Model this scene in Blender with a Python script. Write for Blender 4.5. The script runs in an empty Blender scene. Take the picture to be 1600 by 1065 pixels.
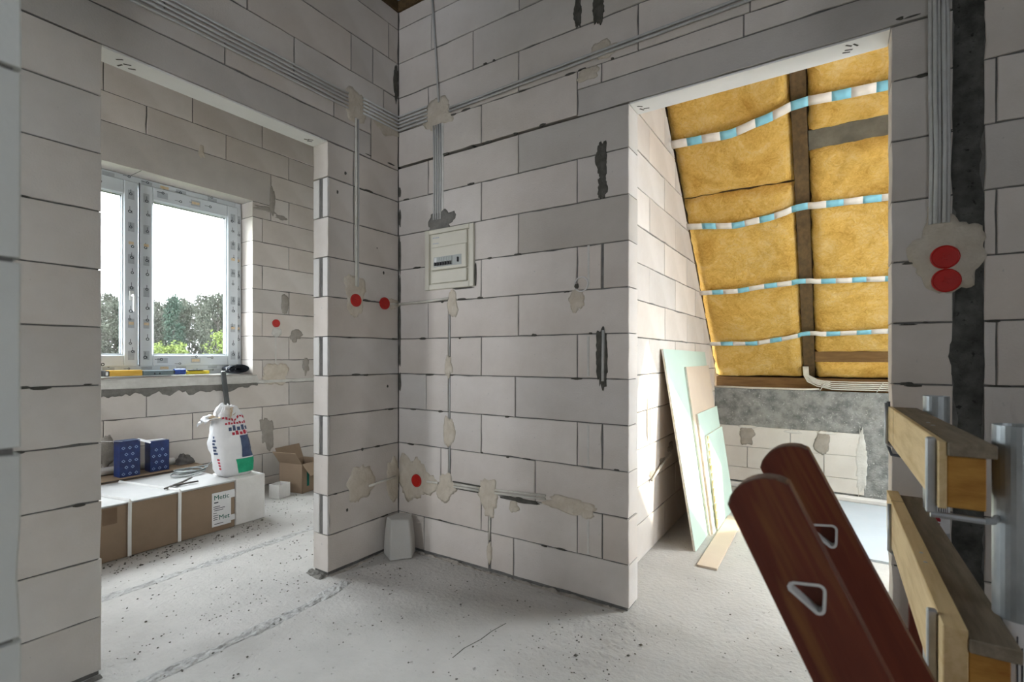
import bpy, bmesh, math, random
from mathutils import Vector, Matrix, noise

random.seed(7)
scene = bpy.context.scene
col = scene.collection

# ------------------------------------------------------------------ camera
cam_data = bpy.data.cameras.new('camera')
cam_data.sensor_width = 36.0
cam_data.lens = 775.4 / 1600 * 36
cam_data.shift_y = 24.5 / 1600
cam_data.clip_start = 0.02
cam_data.clip_end = 400
cam_data.dof.use_dof = True
cam_data.dof.focus_distance = 3.0
cam_data.dof.aperture_fstop = 5.0
cam = bpy.data.objects.new('camera', cam_data)
cam.location = (0, 0, 1.098)
cam.rotation_euler = (math.pi / 2, 0, math.radians(33.02))
col.objects.link(cam)
scene.camera = cam

# ------------------------------------------------------------------ sky, sun, exposure
SKY = 1.0
SUN = 0.26
scene.view_settings.view_transform = 'Standard'
scene.view_settings.look = 'None'
scene.view_settings.gamma = 1.0
scene.view_settings.use_curve_mapping = False
scene.view_settings.exposure = 5.2
world = bpy.data.worlds.new('overcast_sky')
scene.world = world
world.use_nodes = True
bg = world.node_tree.nodes['Background']
bg.inputs[0].default_value = (0.92, 0.965, 1.03, 1)
bg.inputs[1].default_value = SKY
sun_data = bpy.data.lights.new('sun', 'SUN')
sun_data.energy = SUN
sun_data.angle = math.radians(0.8)
sun_data.color = (1.0, 0.87, 0.70)
sun = bpy.data.objects.new('sun', sun_data)
SUN_DIR = Vector((-1.98, -0.87, -1.42)).normalized()
sun.rotation_euler = SUN_DIR.to_track_quat('-Z', 'Y').to_euler()
sun.location = (6, 5, 8)
col.objects.link(sun)


def portal(loc, size, direction):
    """marks a window or an added opening for the renderer's sky sampling"""
    l = bpy.data.lights.new('opening_portal', 'AREA')
    l.shape = 'RECTANGLE'
    l.size, l.size_y = size
    l.cycles.is_portal = True
    o = bpy.data.objects.new('opening_portal', l)
    o.location = loc
    o.rotation_euler = Vector(direction).to_track_quat('-Z', 'Y').to_euler()
    col.objects.link(o)
    return o


portal((-4.34, 1.54, 1.70), (1.50, 1.38), (1, 0, 0))
portal((1.22, 3.98, 1.95), (1.04, 1.50), (0, -1.0785, -1))
portal((2.50, 2.54, 1.6), (0.48, 0.8), (-1, 0, 0))  # added gable opening, unseen; brightens the attic and the far hall corner
portal((2.50, -1.30, 1.6), (0.40, 0.8), (-1, 0, 0))  # added opening in the unseen right wall, brightens wall_near
portal((-3.6, -1.30, 1.7), (0.5, 0.9), (0, 1, 0))  # added second opening of the left room, out of view, lifts its walls
portal((-1.92, -2.55, 2.05), (0.30, 1.1), (0, 1, 0))  # added slot behind the camera, unseen; fill light for wall_back

scene.cycles.use_denoising = True
scene.cycles.max_bounces = 12
scene.cycles.diffuse_bounces = 6
scene.cycles.transparent_max_bounces = 12
scene.cycles.caustics_reflective = False
scene.cycles.caustics_refractive = False
scene.cycles.sample_clamp_indirect = 8.0


# ------------------------------------------------------------------ materials
def new_mat(name):
    m = bpy.data.materials.new(name)
    m.use_nodes = True
    nt = m.node_tree
    b = nt.nodes['Principled BSDF']
    return m, nt, b


def mat(name, c1, c2=None, rough=0.7, nscale=6.0, detail=5.0, bump=0.0, bscale=60.0, metal=0.0,
        stretch=(1, 1, 1), spec=0.3, lo=0.35, hi=0.65, objcol=False, fine=None, coat=0.0):
    """procedural principled material: two colours mixed by noise, optional bump and fine speckle"""
    m, nt, b = new_mat(name)
    N, L = nt.nodes, nt.links
    b.inputs['Roughness'].default_value = rough
    b.inputs['Metallic'].default_value = metal
    b.inputs['Specular IOR Level'].default_value = spec
    b.inputs['Coat Weight'].default_value = coat
    tc = N.new('ShaderNodeTexCoord')
    mp = N.new('ShaderNodeMapping')
    mp.inputs['Scale'].default_value = stretch
    L.new(tc.outputs['Object'], mp.inputs['Vector'])
    n1 = N.new('ShaderNodeTexNoise')
    n1.inputs['Scale'].default_value = nscale
    n1.inputs['Detail'].default_value = detail
    n1.inputs['Roughness'].default_value = 0.6
    L.new(mp.outputs[0], n1.inputs['Vector'])
    mr = N.new('ShaderNodeMapRange')
    mr.inputs['From Min'].default_value = lo
    mr.inputs['From Max'].default_value = hi
    L.new(n1.outputs['Fac'], mr.inputs['Value'])
    mix = N.new('ShaderNodeMix')
    mix.data_type = 'RGBA'
    c2 = c2 or tuple(v * 0.88 for v in c1)
    mix.inputs['A'].default_value = (*c1, 1)
    mix.inputs['B'].default_value = (*c2, 1)
    L.new(mr.outputs[0], mix.inputs['Factor'])
    out = mix.outputs['Result']
    if objcol:
        oi = N.new('ShaderNodeObjectInfo')
        mul = N.new('ShaderNodeMix')
        mul.data_type = 'RGBA'
        mul.blend_type = 'MULTIPLY'
        mul.inputs['Factor'].default_value = 1
        L.new(out, mul.inputs['A'])
        L.new(oi.outputs['Color'], mul.inputs['B'])
        out = mul.outputs['Result']
    if fine:
        n2 = N.new('ShaderNodeTexNoise')
        n2.inputs['Scale'].default_value = fine[0]
        n2.inputs['Detail'].default_value = 3
        L.new(mp.outputs[0], n2.inputs['Vector'])
        mr2 = N.new('ShaderNodeMapRange')
        mr2.inputs['From Min'].default_value = fine[1]
        mr2.inputs['From Max'].default_value = fine[1] + 0.08
        L.new(n2.outputs['Fac'], mr2.inputs['Value'])
        mx = N.new('ShaderNodeMix')
        mx.data_type = 'RGBA'
        mx.inputs['B'].default_value = (*fine[2], 1)
        L.new(out, mx.inputs['A'])
        L.new(mr2.outputs[0], mx.inputs['Factor'])
        out = mx.outputs['Result']
    L.new(out, b.inputs['Base Color'])
    if bump:
        nb = N.new('ShaderNodeTexNoise')
        nb.inputs['Scale'].default_value = bscale
        nb.inputs['Detail'].default_value = 4
        L.new(mp.outputs[0], nb.inputs['Vector'])
        bp = N.new('ShaderNodeBump')
        bp.inputs['Strength'].default_value = bump
        bp.inputs['Distance'].default_value = 0.01
        L.new(nb.outputs['Fac'], bp.inputs['Height'])
        L.new(bp.outputs[0], b.inputs['Normal'])
    return m


M = {}
M['aac'] = mat('aerated_concrete', (1, 1, 1), (0.86, 0.845, 0.825), rough=0.9, nscale=2.6, detail=8, bump=0.12, bscale=140,
               objcol=True, spec=0.15, fine=(34, 0.72, (0.40, 0.385, 0.37)))
M['joint'] = mat('joint_mortar', (0.13, 0.127, 0.12), (0.20, 0.195, 0.18), rough=0.95, nscale=14, bump=0.6, bscale=80, spec=0.1)
M['mortar'] = mat('grey_mortar', (0.21, 0.20, 0.18), (0.15, 0.145, 0.13), rough=0.95, nscale=18, bump=0.5, bscale=90, spec=0.1)
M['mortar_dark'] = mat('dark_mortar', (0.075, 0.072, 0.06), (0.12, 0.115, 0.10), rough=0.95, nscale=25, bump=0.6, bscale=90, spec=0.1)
M['mortar_pale'] = mat('pale_grey_mortar', (0.36, 0.33, 0.29), (0.30, 0.275, 0.24), rough=0.95, nscale=18, bump=0.4, bscale=90, spec=0.1)
M['plaster'] = mat('beige_plaster', (0.50, 0.44, 0.35), (0.58, 0.525, 0.44), rough=0.9, nscale=16, bump=0.5, bscale=60, spec=0.15)
M['plaster_pale'] = mat('pale_plaster', (0.62, 0.61, 0.57), (0.52, 0.51, 0.47), rough=0.9, nscale=12, bump=0.4, bscale=60, spec=0.15)
M['lintel'] = mat('lintel_concrete', (0.55, 0.515, 0.475), (0.48, 0.45, 0.415), rough=0.9, nscale=4, bump=0.1, bscale=150, spec=0.15)
M['soffit'] = mat('lightened_soffit', (0.82, 0.81, 0.79), (0.77, 0.76, 0.735), rough=0.9, nscale=5, spec=0.15)  # whiter than the lintel: light bounced off the floor put into the colour
M['concrete'] = mat('cast_concrete', (0.31, 0.315, 0.30), (0.15, 0.155, 0.15), rough=0.9, nscale=15, detail=14, bump=0.7, bscale=90, spec=0.2, lo=0.38, hi=0.66, fine=(75, 0.62, (0.42, 0.42, 0.40)))
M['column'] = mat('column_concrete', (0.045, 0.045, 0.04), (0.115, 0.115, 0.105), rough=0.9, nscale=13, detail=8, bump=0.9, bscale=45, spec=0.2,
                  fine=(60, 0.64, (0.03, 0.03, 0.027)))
M['screed'] = mat('floor_screed', (0.47, 0.455, 0.425), (0.36, 0.345, 0.32), rough=0.85, nscale=2.2, detail=12, bump=0.55, bscale=48, spec=0.2,
                  lo=0.34, hi=0.70, fine=(42, 0.655, (0.27, 0.26, 0.24)))
M['screed_rough'] = mat('rough_screed', (0.46, 0.455, 0.435), (0.30, 0.295, 0.28), rough=0.95, nscale=30, detail=6, bump=0.9, bscale=60, spec=0.1)
M['crumb'] = mat('debris_crumb', (0.06, 0.055, 0.048), (0.14, 0.13, 0.11), rough=0.95, nscale=40, spec=0.1)
wm, wnt, wbs = new_mat('mineral_wool')
wbs.inputs['Roughness'].default_value = 1.0
wbs.inputs['Specular IOR Level'].default_value = 0.05
_tc = wnt.nodes.new('ShaderNodeTexCoord')
_n1 = wnt.nodes.new('ShaderNodeTexNoise')
for k_, v_ in (('Scale', 4.5), ('Detail', 12.0), ('Roughness', 0.68), ('Distortion', 1.6)):
    _n1.inputs[k_].default_value = v_
_n2 = wnt.nodes.new('ShaderNodeTexNoise')
for k_, v_ in (('Scale', 26.0), ('Detail', 8.0), ('Roughness', 0.7), ('Distortion', 2.5)):
    _n2.inputs[k_].default_value = v_
_cr = wnt.nodes.new('ShaderNodeValToRGB')
_cr.color_ramp.elements[0].position = 0.30
_cr.color_ramp.elements[0].color = (0.48, 0.225, 0.030, 1)
_cr.color_ramp.elements[1].position = 0.72
_cr.color_ramp.elements[1].color = (0.88, 0.68, 0.35, 1)
_e = _cr.color_ramp.elements.new(0.50)
_e.color = (0.78, 0.485, 0.125, 1)
_av = wnt.nodes.new('ShaderNodeMix')
_av.inputs['Factor'].default_value = 0.42
wnt.links.new(_tc.outputs['Object'], _n1.inputs['Vector'])
wnt.links.new(_tc.outputs['Object'], _n2.inputs['Vector'])
wnt.links.new(_n1.outputs['Fac'], _av.inputs[2])
wnt.links.new(_n2.outputs['Fac'], _av.inputs[3])
wnt.links.new(_av.outputs[0], _cr.inputs['Fac'])
wnt.links.new(_cr.outputs['Color'], wbs.inputs['Base Color'])
_bp = wnt.nodes.new('ShaderNodeBump')
_bp.inputs['Strength'].default_value = 0.9
_bp.inputs['Distance'].default_value = 0.02
wnt.links.new(_n2.outputs['Fac'], _bp.inputs['Height'])
wnt.links.new(_bp.outputs[0], wbs.inputs['Normal'])
M['wool'] = wm
M['wood_dark'] = mat('weathered_rafter', (0.13, 0.085, 0.04), (0.085, 0.055, 0.028), rough=0.85, nscale=6, stretch=(6, 1, 6), bump=0.2, spec=0.15)
M['nogging'] = mat('grey_nogging', (0.16, 0.145, 0.11), (0.10, 0.09, 0.07), rough=0.9, nscale=9, bump=0.4, spec=0.1)
M['wood_plate'] = mat('brown_timber', (0.22, 0.125, 0.05), (0.15, 0.08, 0.03), rough=0.8, nscale=7, stretch=(1, 8, 8), bump=0.2, spec=0.2)
M['wood_yellow'] = mat('pine_board', (0.66, 0.50, 0.27), (0.50, 0.34, 0.15), rough=0.65, nscale=5, stretch=(9, 0.9, 9), bump=0.12, spec=0.25, lo=0.42, hi=0.75)
M['wood_end'] = mat('sawn_end_grain', (0.50, 0.27, 0.06), (0.30, 0.13, 0.025), rough=0.7, nscale=9, stretch=(1, 1, 3), bump=0.2, spec=0.2)
M['wood_grey'] = mat('weathered_board', (0.27, 0.225, 0.165), (0.19, 0.155, 0.11), rough=0.85, nscale=8, stretch=(9, 0.8, 9), bump=0.25, spec=0.15)
M['wood_red'] = mat('red_varnished_wood', (0.17, 0.036, 0.016), (0.085, 0.015, 0.008), rough=0.42, nscale=7, stretch=(7, 7, 0.6), bump=0.1,
                    spec=0.45, lo=0.3, hi=0.8, fine=(4, 0.56, (0.20, 0.075, 0.022)))
M['wood_red_worn'] = mat('worn_red_edge', (0.20, 0.15, 0.12), (0.12, 0.05, 0.03), rough=0.7, nscale=40)
M['gypsum_green'] = mat('green_plasterboard', (0.50, 0.62, 0.545), (0.46, 0.58, 0.51), rough=0.85, nscale=3, spec=0.15)
M['gypsum_beige'] = mat('beige_plasterboard', (0.56, 0.47, 0.37), (0.52, 0.43, 0.34), rough=0.85, nscale=3, spec=0.15)
M['gypsum_core'] = mat('gypsum_core', (0.74, 0.72, 0.68), (0.60, 0.56, 0.45), rough=0.95, nscale=20, bump=0.3)
M['gypsum_grey'] = mat('pale_blue_board', (0.42, 0.46, 0.49), (0.38, 0.42, 0.45), rough=0.8, nscale=2, spec=0.2)
M['torn'] = mat('torn_paper', (0.45, 0.31, 0.12), (0.62, 0.52, 0.30), rough=0.95, nscale=25, bump=0.5)
M['red'] = mat('red_plastic', (0.50, 0.014, 0.008), (0.42, 0.010, 0.006), rough=0.38, nscale=10, spec=0.4)
M['cable'] = mat('grey_cable_sheath', (0.50, 0.495, 0.48), (0.43, 0.425, 0.41), rough=0.6, nscale=20, spec=0.35)
M['cable_white'] = mat('white_cable_sheath', (0.66, 0.64, 0.58), (0.56, 0.54, 0.47), rough=0.55, nscale=20, spec=0.35)
M['cable_pale'] = mat('pale_grey_sheath', (0.60, 0.60, 0.58), (0.52, 0.52, 0.50), rough=0.55, nscale=20, spec=0.35)
M['board_plastic'] = mat('ivory_plastic', (0.62, 0.595, 0.50), (0.58, 0.55, 0.46), rough=0.5, nscale=5, spec=0.4)
M['board_grey'] = mat('grey_module_plastic', (0.40, 0.42, 0.40), (0.36, 0.38, 0.36), rough=0.5, spec=0.4)  # even grey of the module strip and breakers
M['black'] = mat('black_plastic', (0.012, 0.012, 0.013), (0.02, 0.02, 0.02), rough=0.5, spec=0.4)
M['ink'] = mat('dark_print', (0.03, 0.035, 0.045), rough=0.7)
M['ink_grey'] = mat('grey_print', (0.36, 0.39, 0.42), (0.42, 0.45, 0.48), rough=0.6, nscale=40)
M['ink_orange'] = mat('ochre_print', (0.60, 0.45, 0.26), (0.66, 0.55, 0.40), rough=0.6, nscale=60)
M['ink_pink'] = mat('pink_print', (0.56, 0.36, 0.34), (0.62, 0.50, 0.50), rough=0.6, nscale=60)
M['ink_red'] = mat('red_print', (0.42, 0.03, 0.05), rough=0.7)
M['ink_green'] = mat('green_print', (0.01, 0.26, 0.13), (0.02, 0.34, 0.18), rough=0.7, nscale=20)
M['ink_teal'] = mat('teal_print', (0.0, 0.11, 0.08), rough=0.7)
M['ink_navy'] = mat('navy_print', (0.03, 0.045, 0.10), (0.06, 0.09, 0.16), rough=0.6, nscale=12)
M['pvc'] = mat('window_pvc', (0.60, 0.64, 0.67), (0.55, 0.59, 0.62), rough=0.35, nscale=3, spec=0.45)
M['gasket'] = mat('grey_gasket', (0.12, 0.13, 0.14), rough=0.6)
M['white'] = mat('white_paint', (0.72, 0.72, 0.70), rough=0.5, nscale=5)
M['paper'] = mat('white_paper', (0.72, 0.72, 0.72), (0.66, 0.66, 0.66), rough=0.7, nscale=8)
M['foam'] = mat('white_foam', (0.68, 0.665, 0.64), (0.60, 0.585, 0.56), rough=0.9, nscale=8, bump=0.2, bscale=150)
M['foam_top'] = mat('pale_sheet', (0.44, 0.435, 0.425), (0.38, 0.375, 0.365), rough=0.8, nscale=3, fine=(20, 0.70, (0.40, 0.38, 0.35)))
M['cardboard'] = mat('cardboard', (0.27, 0.20, 0.14), (0.235, 0.172, 0.118), rough=0.85, nscale=4, spec=0.15, stretch=(1, 1, 1))
M['cardboard_dark'] = mat('darker_cardboard', (0.19, 0.13, 0.085), (0.15, 0.10, 0.065), rough=0.9, nscale=6)  # darker cardboard; also carries the shade in the open carton
M['blue'] = mat('blue_printed_card', (0.006, 0.014, 0.075), (0.008, 0.03, 0.14), rough=0.4, nscale=18, spec=0.4)
M['blue_light'] = mat('pale_blue_print', (0.30, 0.40, 0.62), (0.20, 0.28, 0.5), rough=0.5, nscale=20)
M['steel'] = mat('galvanised_steel', (0.50, 0.53, 0.54), (0.30, 0.33, 0.34), rough=0.42, nscale=10, detail=6, metal=0.75, bump=0.05, stretch=(1, 1, 0.5))
M['steel_rod'] = mat('zinc_rod', (0.52, 0.54, 0.55), (0.38, 0.40, 0.41), rough=0.4, nscale=15, metal=0.7)
M['grey_metal'] = mat('dull_grey_metal', (0.10, 0.105, 0.105), (0.075, 0.08, 0.08), rough=0.5, nscale=12, metal=0.2)
M['tool'] = mat('dark_tool_steel', (0.035, 0.03, 0.027), (0.09, 0.08, 0.07), rough=0.6, nscale=20, metal=0.3)
M['wire'] = mat('binding_wire', (0.34, 0.36, 0.35), (0.22, 0.24, 0.24), rough=0.5, nscale=30, metal=0.4)
M['yellow'] = mat('yellow_card', (0.62, 0.34, 0.03), (0.72, 0.46, 0.10), rough=0.5, nscale=9, stretch=(1, 1, 8))
M['yellow_tool'] = mat('yellow_tool_plastic', (0.60, 0.48, 0.03), (0.52, 0.40, 0.02), rough=0.5, nscale=9)
M['teal_grey'] = mat('slate_plastic', (0.15, 0.20, 0.21), (0.12, 0.16, 0.17), rough=0.5, nscale=9)
M['blue_tape'] = mat('blue_tape', (0.015, 0.04, 0.24), (0.04, 0.09, 0.34), rough=0.4, nscale=9, stretch=(1, 8, 1))
M['membrane'] = mat('black_membrane', (0.012, 0.014, 0.02), (0.03, 0.035, 0.045), rough=0.6, nscale=9)
M['rag'] = mat('grey_rag', (0.17, 0.16, 0.15), (0.10, 0.095, 0.09), rough=0.95, nscale=12, bump=0.6, bscale=40)
M['tape_white'] = mat('white_tape', (0.74, 0.69, 0.62), (0.68, 0.63, 0.56), rough=0.5, nscale=12, spec=0.4)
M['tape_blue'] = mat('light_blue_tape', (0.20, 0.49, 0.60), (0.25, 0.55, 0.65), rough=0.45, nscale=12, spec=0.4)
M['foil'] = mat('roof_membrane', (0.42, 0.47, 0.53), (0.22, 0.28, 0.40), rough=0.6, nscale=4, bump=0.3, bscale=8)
M['bag'] = mat('white_bag_plastic', (0.70, 0.70, 0.70), (0.60, 0.60, 0.61), rough=0.45, nscale=6, bump=0.3, bscale=18, spec=0.4)
M['kraft'] = mat('kraft_paper', (0.42, 0.30, 0.19), (0.56, 0.47, 0.36), rough=0.9, nscale=16, bump=0.5, bscale=30)
M['bark'] = mat('tree_bark', (0.030, 0.027, 0.024), (0.020, 0.018, 0.016), rough=0.95, nscale=9, spec=0.02)
M['leaf_a'] = mat('grey_green_foliage', (0.026, 0.028, 0.022), (0.018, 0.020, 0.016), rough=0.9, nscale=2.0, spec=0.02)
M['leaf_b'] = mat('spring_foliage', (0.046, 0.060, 0.016), (0.036, 0.047, 0.013), rough=0.9, nscale=2.0, spec=0.02)
M['leaf_c'] = mat('pine_foliage', (0.016, 0.024, 0.018), (0.012, 0.018, 0.014), rough=0.9, nscale=2.0, spec=0.02)
M['grass'] = mat('meadow_ground', (0.03, 0.042, 0.014), (0.04, 0.048, 0.022), rough=0.95, nscale=0.5, spec=0.02)

# clear glass: straight-through with a real reflection at grazing angles
gm, gnt, gb = new_mat('clear_glass')
gnt.nodes.remove(gb)
_tr = gnt.nodes.new('ShaderNodeBsdfTransparent')
_tr.inputs[0].default_value = (0.95, 0.97, 0.965, 1)
_gl = gnt.nodes.new('ShaderNodeBsdfGlossy')
_gl.inputs['Roughness'].default_value = 0.02
_lw = gnt.nodes.new('ShaderNodeLayerWeight')
_pw = gnt.nodes.new('ShaderNodeMath')
_pw.operation = 'POWER'
_pw.inputs[1].default_value = 5.0
gnt.links.new(_lw.outputs['Facing'], _pw.inputs[0])
_fr = gnt.nodes.new('ShaderNodeMath')
_fr.operation = 'MULTIPLY_ADD'
_fr.inputs[1].default_value = 0.9
_fr.inputs[2].default_value = 0.04
gnt.links.new(_pw.outputs[0], _fr.inputs[0])
_ms = gnt.nodes.new('ShaderNodeMixShader')
gnt.links.new(_fr.outputs[0], _ms.inputs[0])
gnt.links.new(_tr.outputs[0], _ms.inputs[1])
gnt.links.new(_gl.outputs[0], _ms.inputs[2])
gnt.links.new(_ms.outputs[0], gnt.nodes['Material Output'].inputs[0])
M['glass'] = gm


# ------------------------------------------------------------------ mesh helpers
def link(o, parent=None):
    col.objects.link(o)
    if parent is not None:
        o.parent = parent
    return o


def tag(o, label=None, cat=None, group=None, kind=None):
    if label: o['label'] = label
    if cat: o['category'] = cat
    if group: o['group'] = group
    if kind: o['kind'] = kind
    return o


def empty(name, loc=(0, 0, 0), rz=0.0, label=None, cat=None, group=None, kind=None):
    o = bpy.data.objects.new(name, None)
    o.empty_display_size = 0.05
    o.location = loc
    o.rotation_euler = (0, 0, rz)
    col.objects.link(o)
    return tag(o, label, cat, group, kind)


class MB:
    """collects shapes; build() links them as one mesh object"""

    def __init__(self):
        self.v, self.f, self.mi, self.cur = [], [], [], 0

    def add(self, vs, fs, mx=None):
        n = len(self.v)
        if mx is not None:
            vs = [mx @ Vector(p) for p in vs]
        self.v += [tuple(p) for p in vs]
        for f in fs:
            self.f.append([n + i for i in f])
            self.mi.append(self.cur)
        return self

    def box(self, x0, x1, y0, y1, z0, z1, mx=None):
        vs = [(x0, y0, z0), (x1, y0, z0), (x1, y1, z0), (x0, y1, z0), (x0, y0, z1), (x1, y0, z1), (x1, y1, z1), (x0, y1, z1)]
        fs = [(0, 3, 2, 1), (4, 5, 6, 7), (0, 1, 5, 4), (1, 2, 6, 5), (2, 3, 7, 6), (3, 0, 4, 7)]
        return self.add(vs, fs, mx)

    def bbox(self, x0, x1, y0, y1, z0, z1, b=0.003, mx=None):
        """box with chamfered edges"""
        bm = bmesh.new()
        bmesh.ops.create_cube(bm, size=1)
        for v in bm.verts:
            v.co = Vector(((x0 + x1) / 2 + v.co.x * (x1 - x0), (y0 + y1) / 2 + v.co.y * (y1 - y0), (z0 + z1) / 2 + v.co.z * (z1 - z0)))
        bmesh.ops.bevel(bm, geom=bm.edges[:], offset=b, segments=1, affect='EDGES', profile=0.5)
        bm.verts.index_update()
        self.add([v.co[:] for v in bm.verts], [[v.index for v in f.verts] for f in bm.faces], mx)
        bm.free()
        return self

    def tube(self, pts, r, n=7, caps=True, flat=1.0):
        pts = [Vector(p) for p in pts]
        rings, vs, fs = [], [], []
        up = None
        for i, p in enumerate(pts):
            t = (pts[min(i + 1, len(pts) - 1)] - pts[max(i - 1, 0)]).normalized()
            if up is None:
                a = Vector((0, 0, 1)) if abs(t.z) < 0.9 else Vector((1, 0, 0))
                up = (a - t * a.dot(t)).normalized()
            else:
                up = (up - t * up.dot(t)).normalized()
            s = t.cross(up)
            rr = r[i] if isinstance(r, (list, tuple)) else r
            rings.append(len(vs))
            for k in range(n):
                a = 2 * math.pi * k / n
                vs.append(p + up * (math.cos(a) * rr * flat) + s * (math.sin(a) * rr))
        for i in range(len(pts) - 1):
            for k in range(n):
                a, b = rings[i] + k, rings[i] + (k + 1) % n
                fs.append((a, b, b + n, a + n))
        if caps:
            fs.append(tuple(range(n - 1, -1, -1)))
            fs.append(tuple(rings[-1] + k for k in range(n)))
        return self.add(vs, fs)

    def lathe(self, prof, n=24, mx=None):
        """profile of (radius, z) about z"""
        vs, fs = [], []
        for r, z in prof:
            for k in range(n):
                a = 2 * math.pi * k / n
                vs.append((r * math.cos(a), r * math.sin(a), z))
        for i in range(len(prof) - 1):
            for k in range(n):
                a, b = i * n + k, i * n + (k + 1) % n
                fs.append((a, b, b + n, a + n))
        if prof[0][0] > 1e-6: fs.append(tuple(range(n - 1, -1, -1)))
        if prof[-1][0] > 1e-6: fs.append(tuple((len(prof) - 1) * n + k for k in range(n)))
        return self.add(vs, fs, mx)

    def prism(self, outline, h0, h1, mx=None):
        """outline (x, y) extruded from z = h0 to h1"""
        n = len(outline)
        vs = [(x, y, h0) for x, y in outline] + [(x, y, h1) for x, y in outline]
        fs = [tuple(range(n - 1, -1, -1)), tuple(range(n, 2 * n))] + [(i, (i + 1) % n, n + (i + 1) % n, n + i) for i in range(n)]
        return self.add(vs, fs, mx)

    def grid(self, nu, nv, fn):
        vs = [fn(i / nu, j / nv) for j in range(nv + 1) for i in range(nu + 1)]
        fs = [(j * (nu + 1) + i, j * (nu + 1) + i + 1, (j + 1) * (nu + 1) + i + 1, (j + 1) * (nu + 1) + i) for j in range(nv) for i in range(nu)]
        return self.add(vs, fs)

    def build(self, name, m, parent=None, smooth=False, loc=None, rot=None, mx=None, recalc=True):
        me = bpy.data.meshes.new(name)
        me.from_pydata(self.v, [], self.f)
        ms = m if isinstance(m, (list, tuple)) else [m]
        for k in ms:
            me.materials.append(M[k])
        if len(ms) > 1:
            for p, i in zip(me.polygons, self.mi):
                p.material_index = i
        if recalc:
            bm = bmesh.new()
            bm.from_mesh(me)
            bmesh.ops.recalc_face_normals(bm, faces=bm.faces)
            bm.to_mesh(me)
            bm.free()
        if smooth:
            for p in me.polygons:
                p.use_smooth = True
        o = bpy.data.objects.new(name, me)
        if mx is not None:
            o.matrix_local = mx
        if loc is not None:
            o.location = loc
        if rot is not None:
            o.rotation_euler = rot
        return link(o, parent)


def holed(outer, holes, h0, h1):
    """plate with holes: returns verts, faces (extruded along z)"""
    bm = bmesh.new()
    loops = []
    for lp in [outer] + holes:
        vs = [bm.verts.new((x, y, h0)) for x, y in lp]
        for i in range(len(vs)):
            bm.edges.new((vs[i], vs[(i + 1) % len(vs)]))
        loops.append(vs)
    bmesh.ops.triangle_fill(bm, use_beauty=True, use_dissolve=False, edges=bm.edges[:])
    ret = bmesh.ops.extrude_face_region(bm, geom=bm.faces[:])
    for e in ret['geom']:
        if isinstance(e, bmesh.types.BMVert):
            e.co.z = h1
    bm.verts.index_update()
    vs = [v.co[:] for v in bm.verts]
    fs = [[v.index for v in f.verts] for f in bm.faces]
    bm.free()
    return vs, fs


def text_part(name, body, size, m, parent, mx, thick=0.0004):
    """flat lettering as a mesh; mx maps the text's xy plane into the parent's space"""
    cu = bpy.data.curves.new(name, 'FONT')
    cu.body = body
    cu.size = size
    cu.extrude = thick
    cu.resolution_u = 2
    cu.align_x = 'CENTER'
    cu.align_y = 'CENTER'
    tmp = bpy.data.objects.new(name + '_curve', cu)
    col.objects.link(tmp)
    dg = bpy.context.evaluated_depsgraph_get()
    me = bpy.data.meshes.new_from_object(tmp.evaluated_get(dg))
    bpy.data.objects.remove(tmp)
    bpy.data.curves.remove(cu)
    me.name = name
    me.materials.clear()
    me.materials.append(M[m])
    o = bpy.data.objects.new(name, me)
    o.matrix_local = mx
    return link(o, parent)


def frame_mx(origin, xaxis, yaxis):
    x = Vector(xaxis).normalized()
    y = Vector(yaxis).normalized()
    z = x.cross(y).normalized()
    m = Matrix((x, y, z)).transposed().to_4x4()
    m.translation = Vector(origin)
    return m


def rough_outline(rx, rz, n, rnd, wob=0.25, spikes=0.0):
    pts = []
    ph = rnd.random() * 50
    for i in range(n):
        a = 2 * math.pi * i / n
        r = 1 + wob * noise.noise(Vector((math.cos(a) * 1.4 + ph, math.sin(a) * 1.4, ph))) * 1.6 + wob * 0.6 * noise.noise(Vector((math.cos(a) * 4.4 + ph, math.sin(a) * 4.4, ph))) + (rnd.random() - 0.5) * spikes
        ca, sa = math.cos(a), math.sin(a)
        k = (abs(ca) ** 2.4 + abs(sa) ** 2.4) ** (-1 / 2.4)
        pts.append((rx * r * ca * k, rz * r * sa * k))
    return pts


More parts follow.
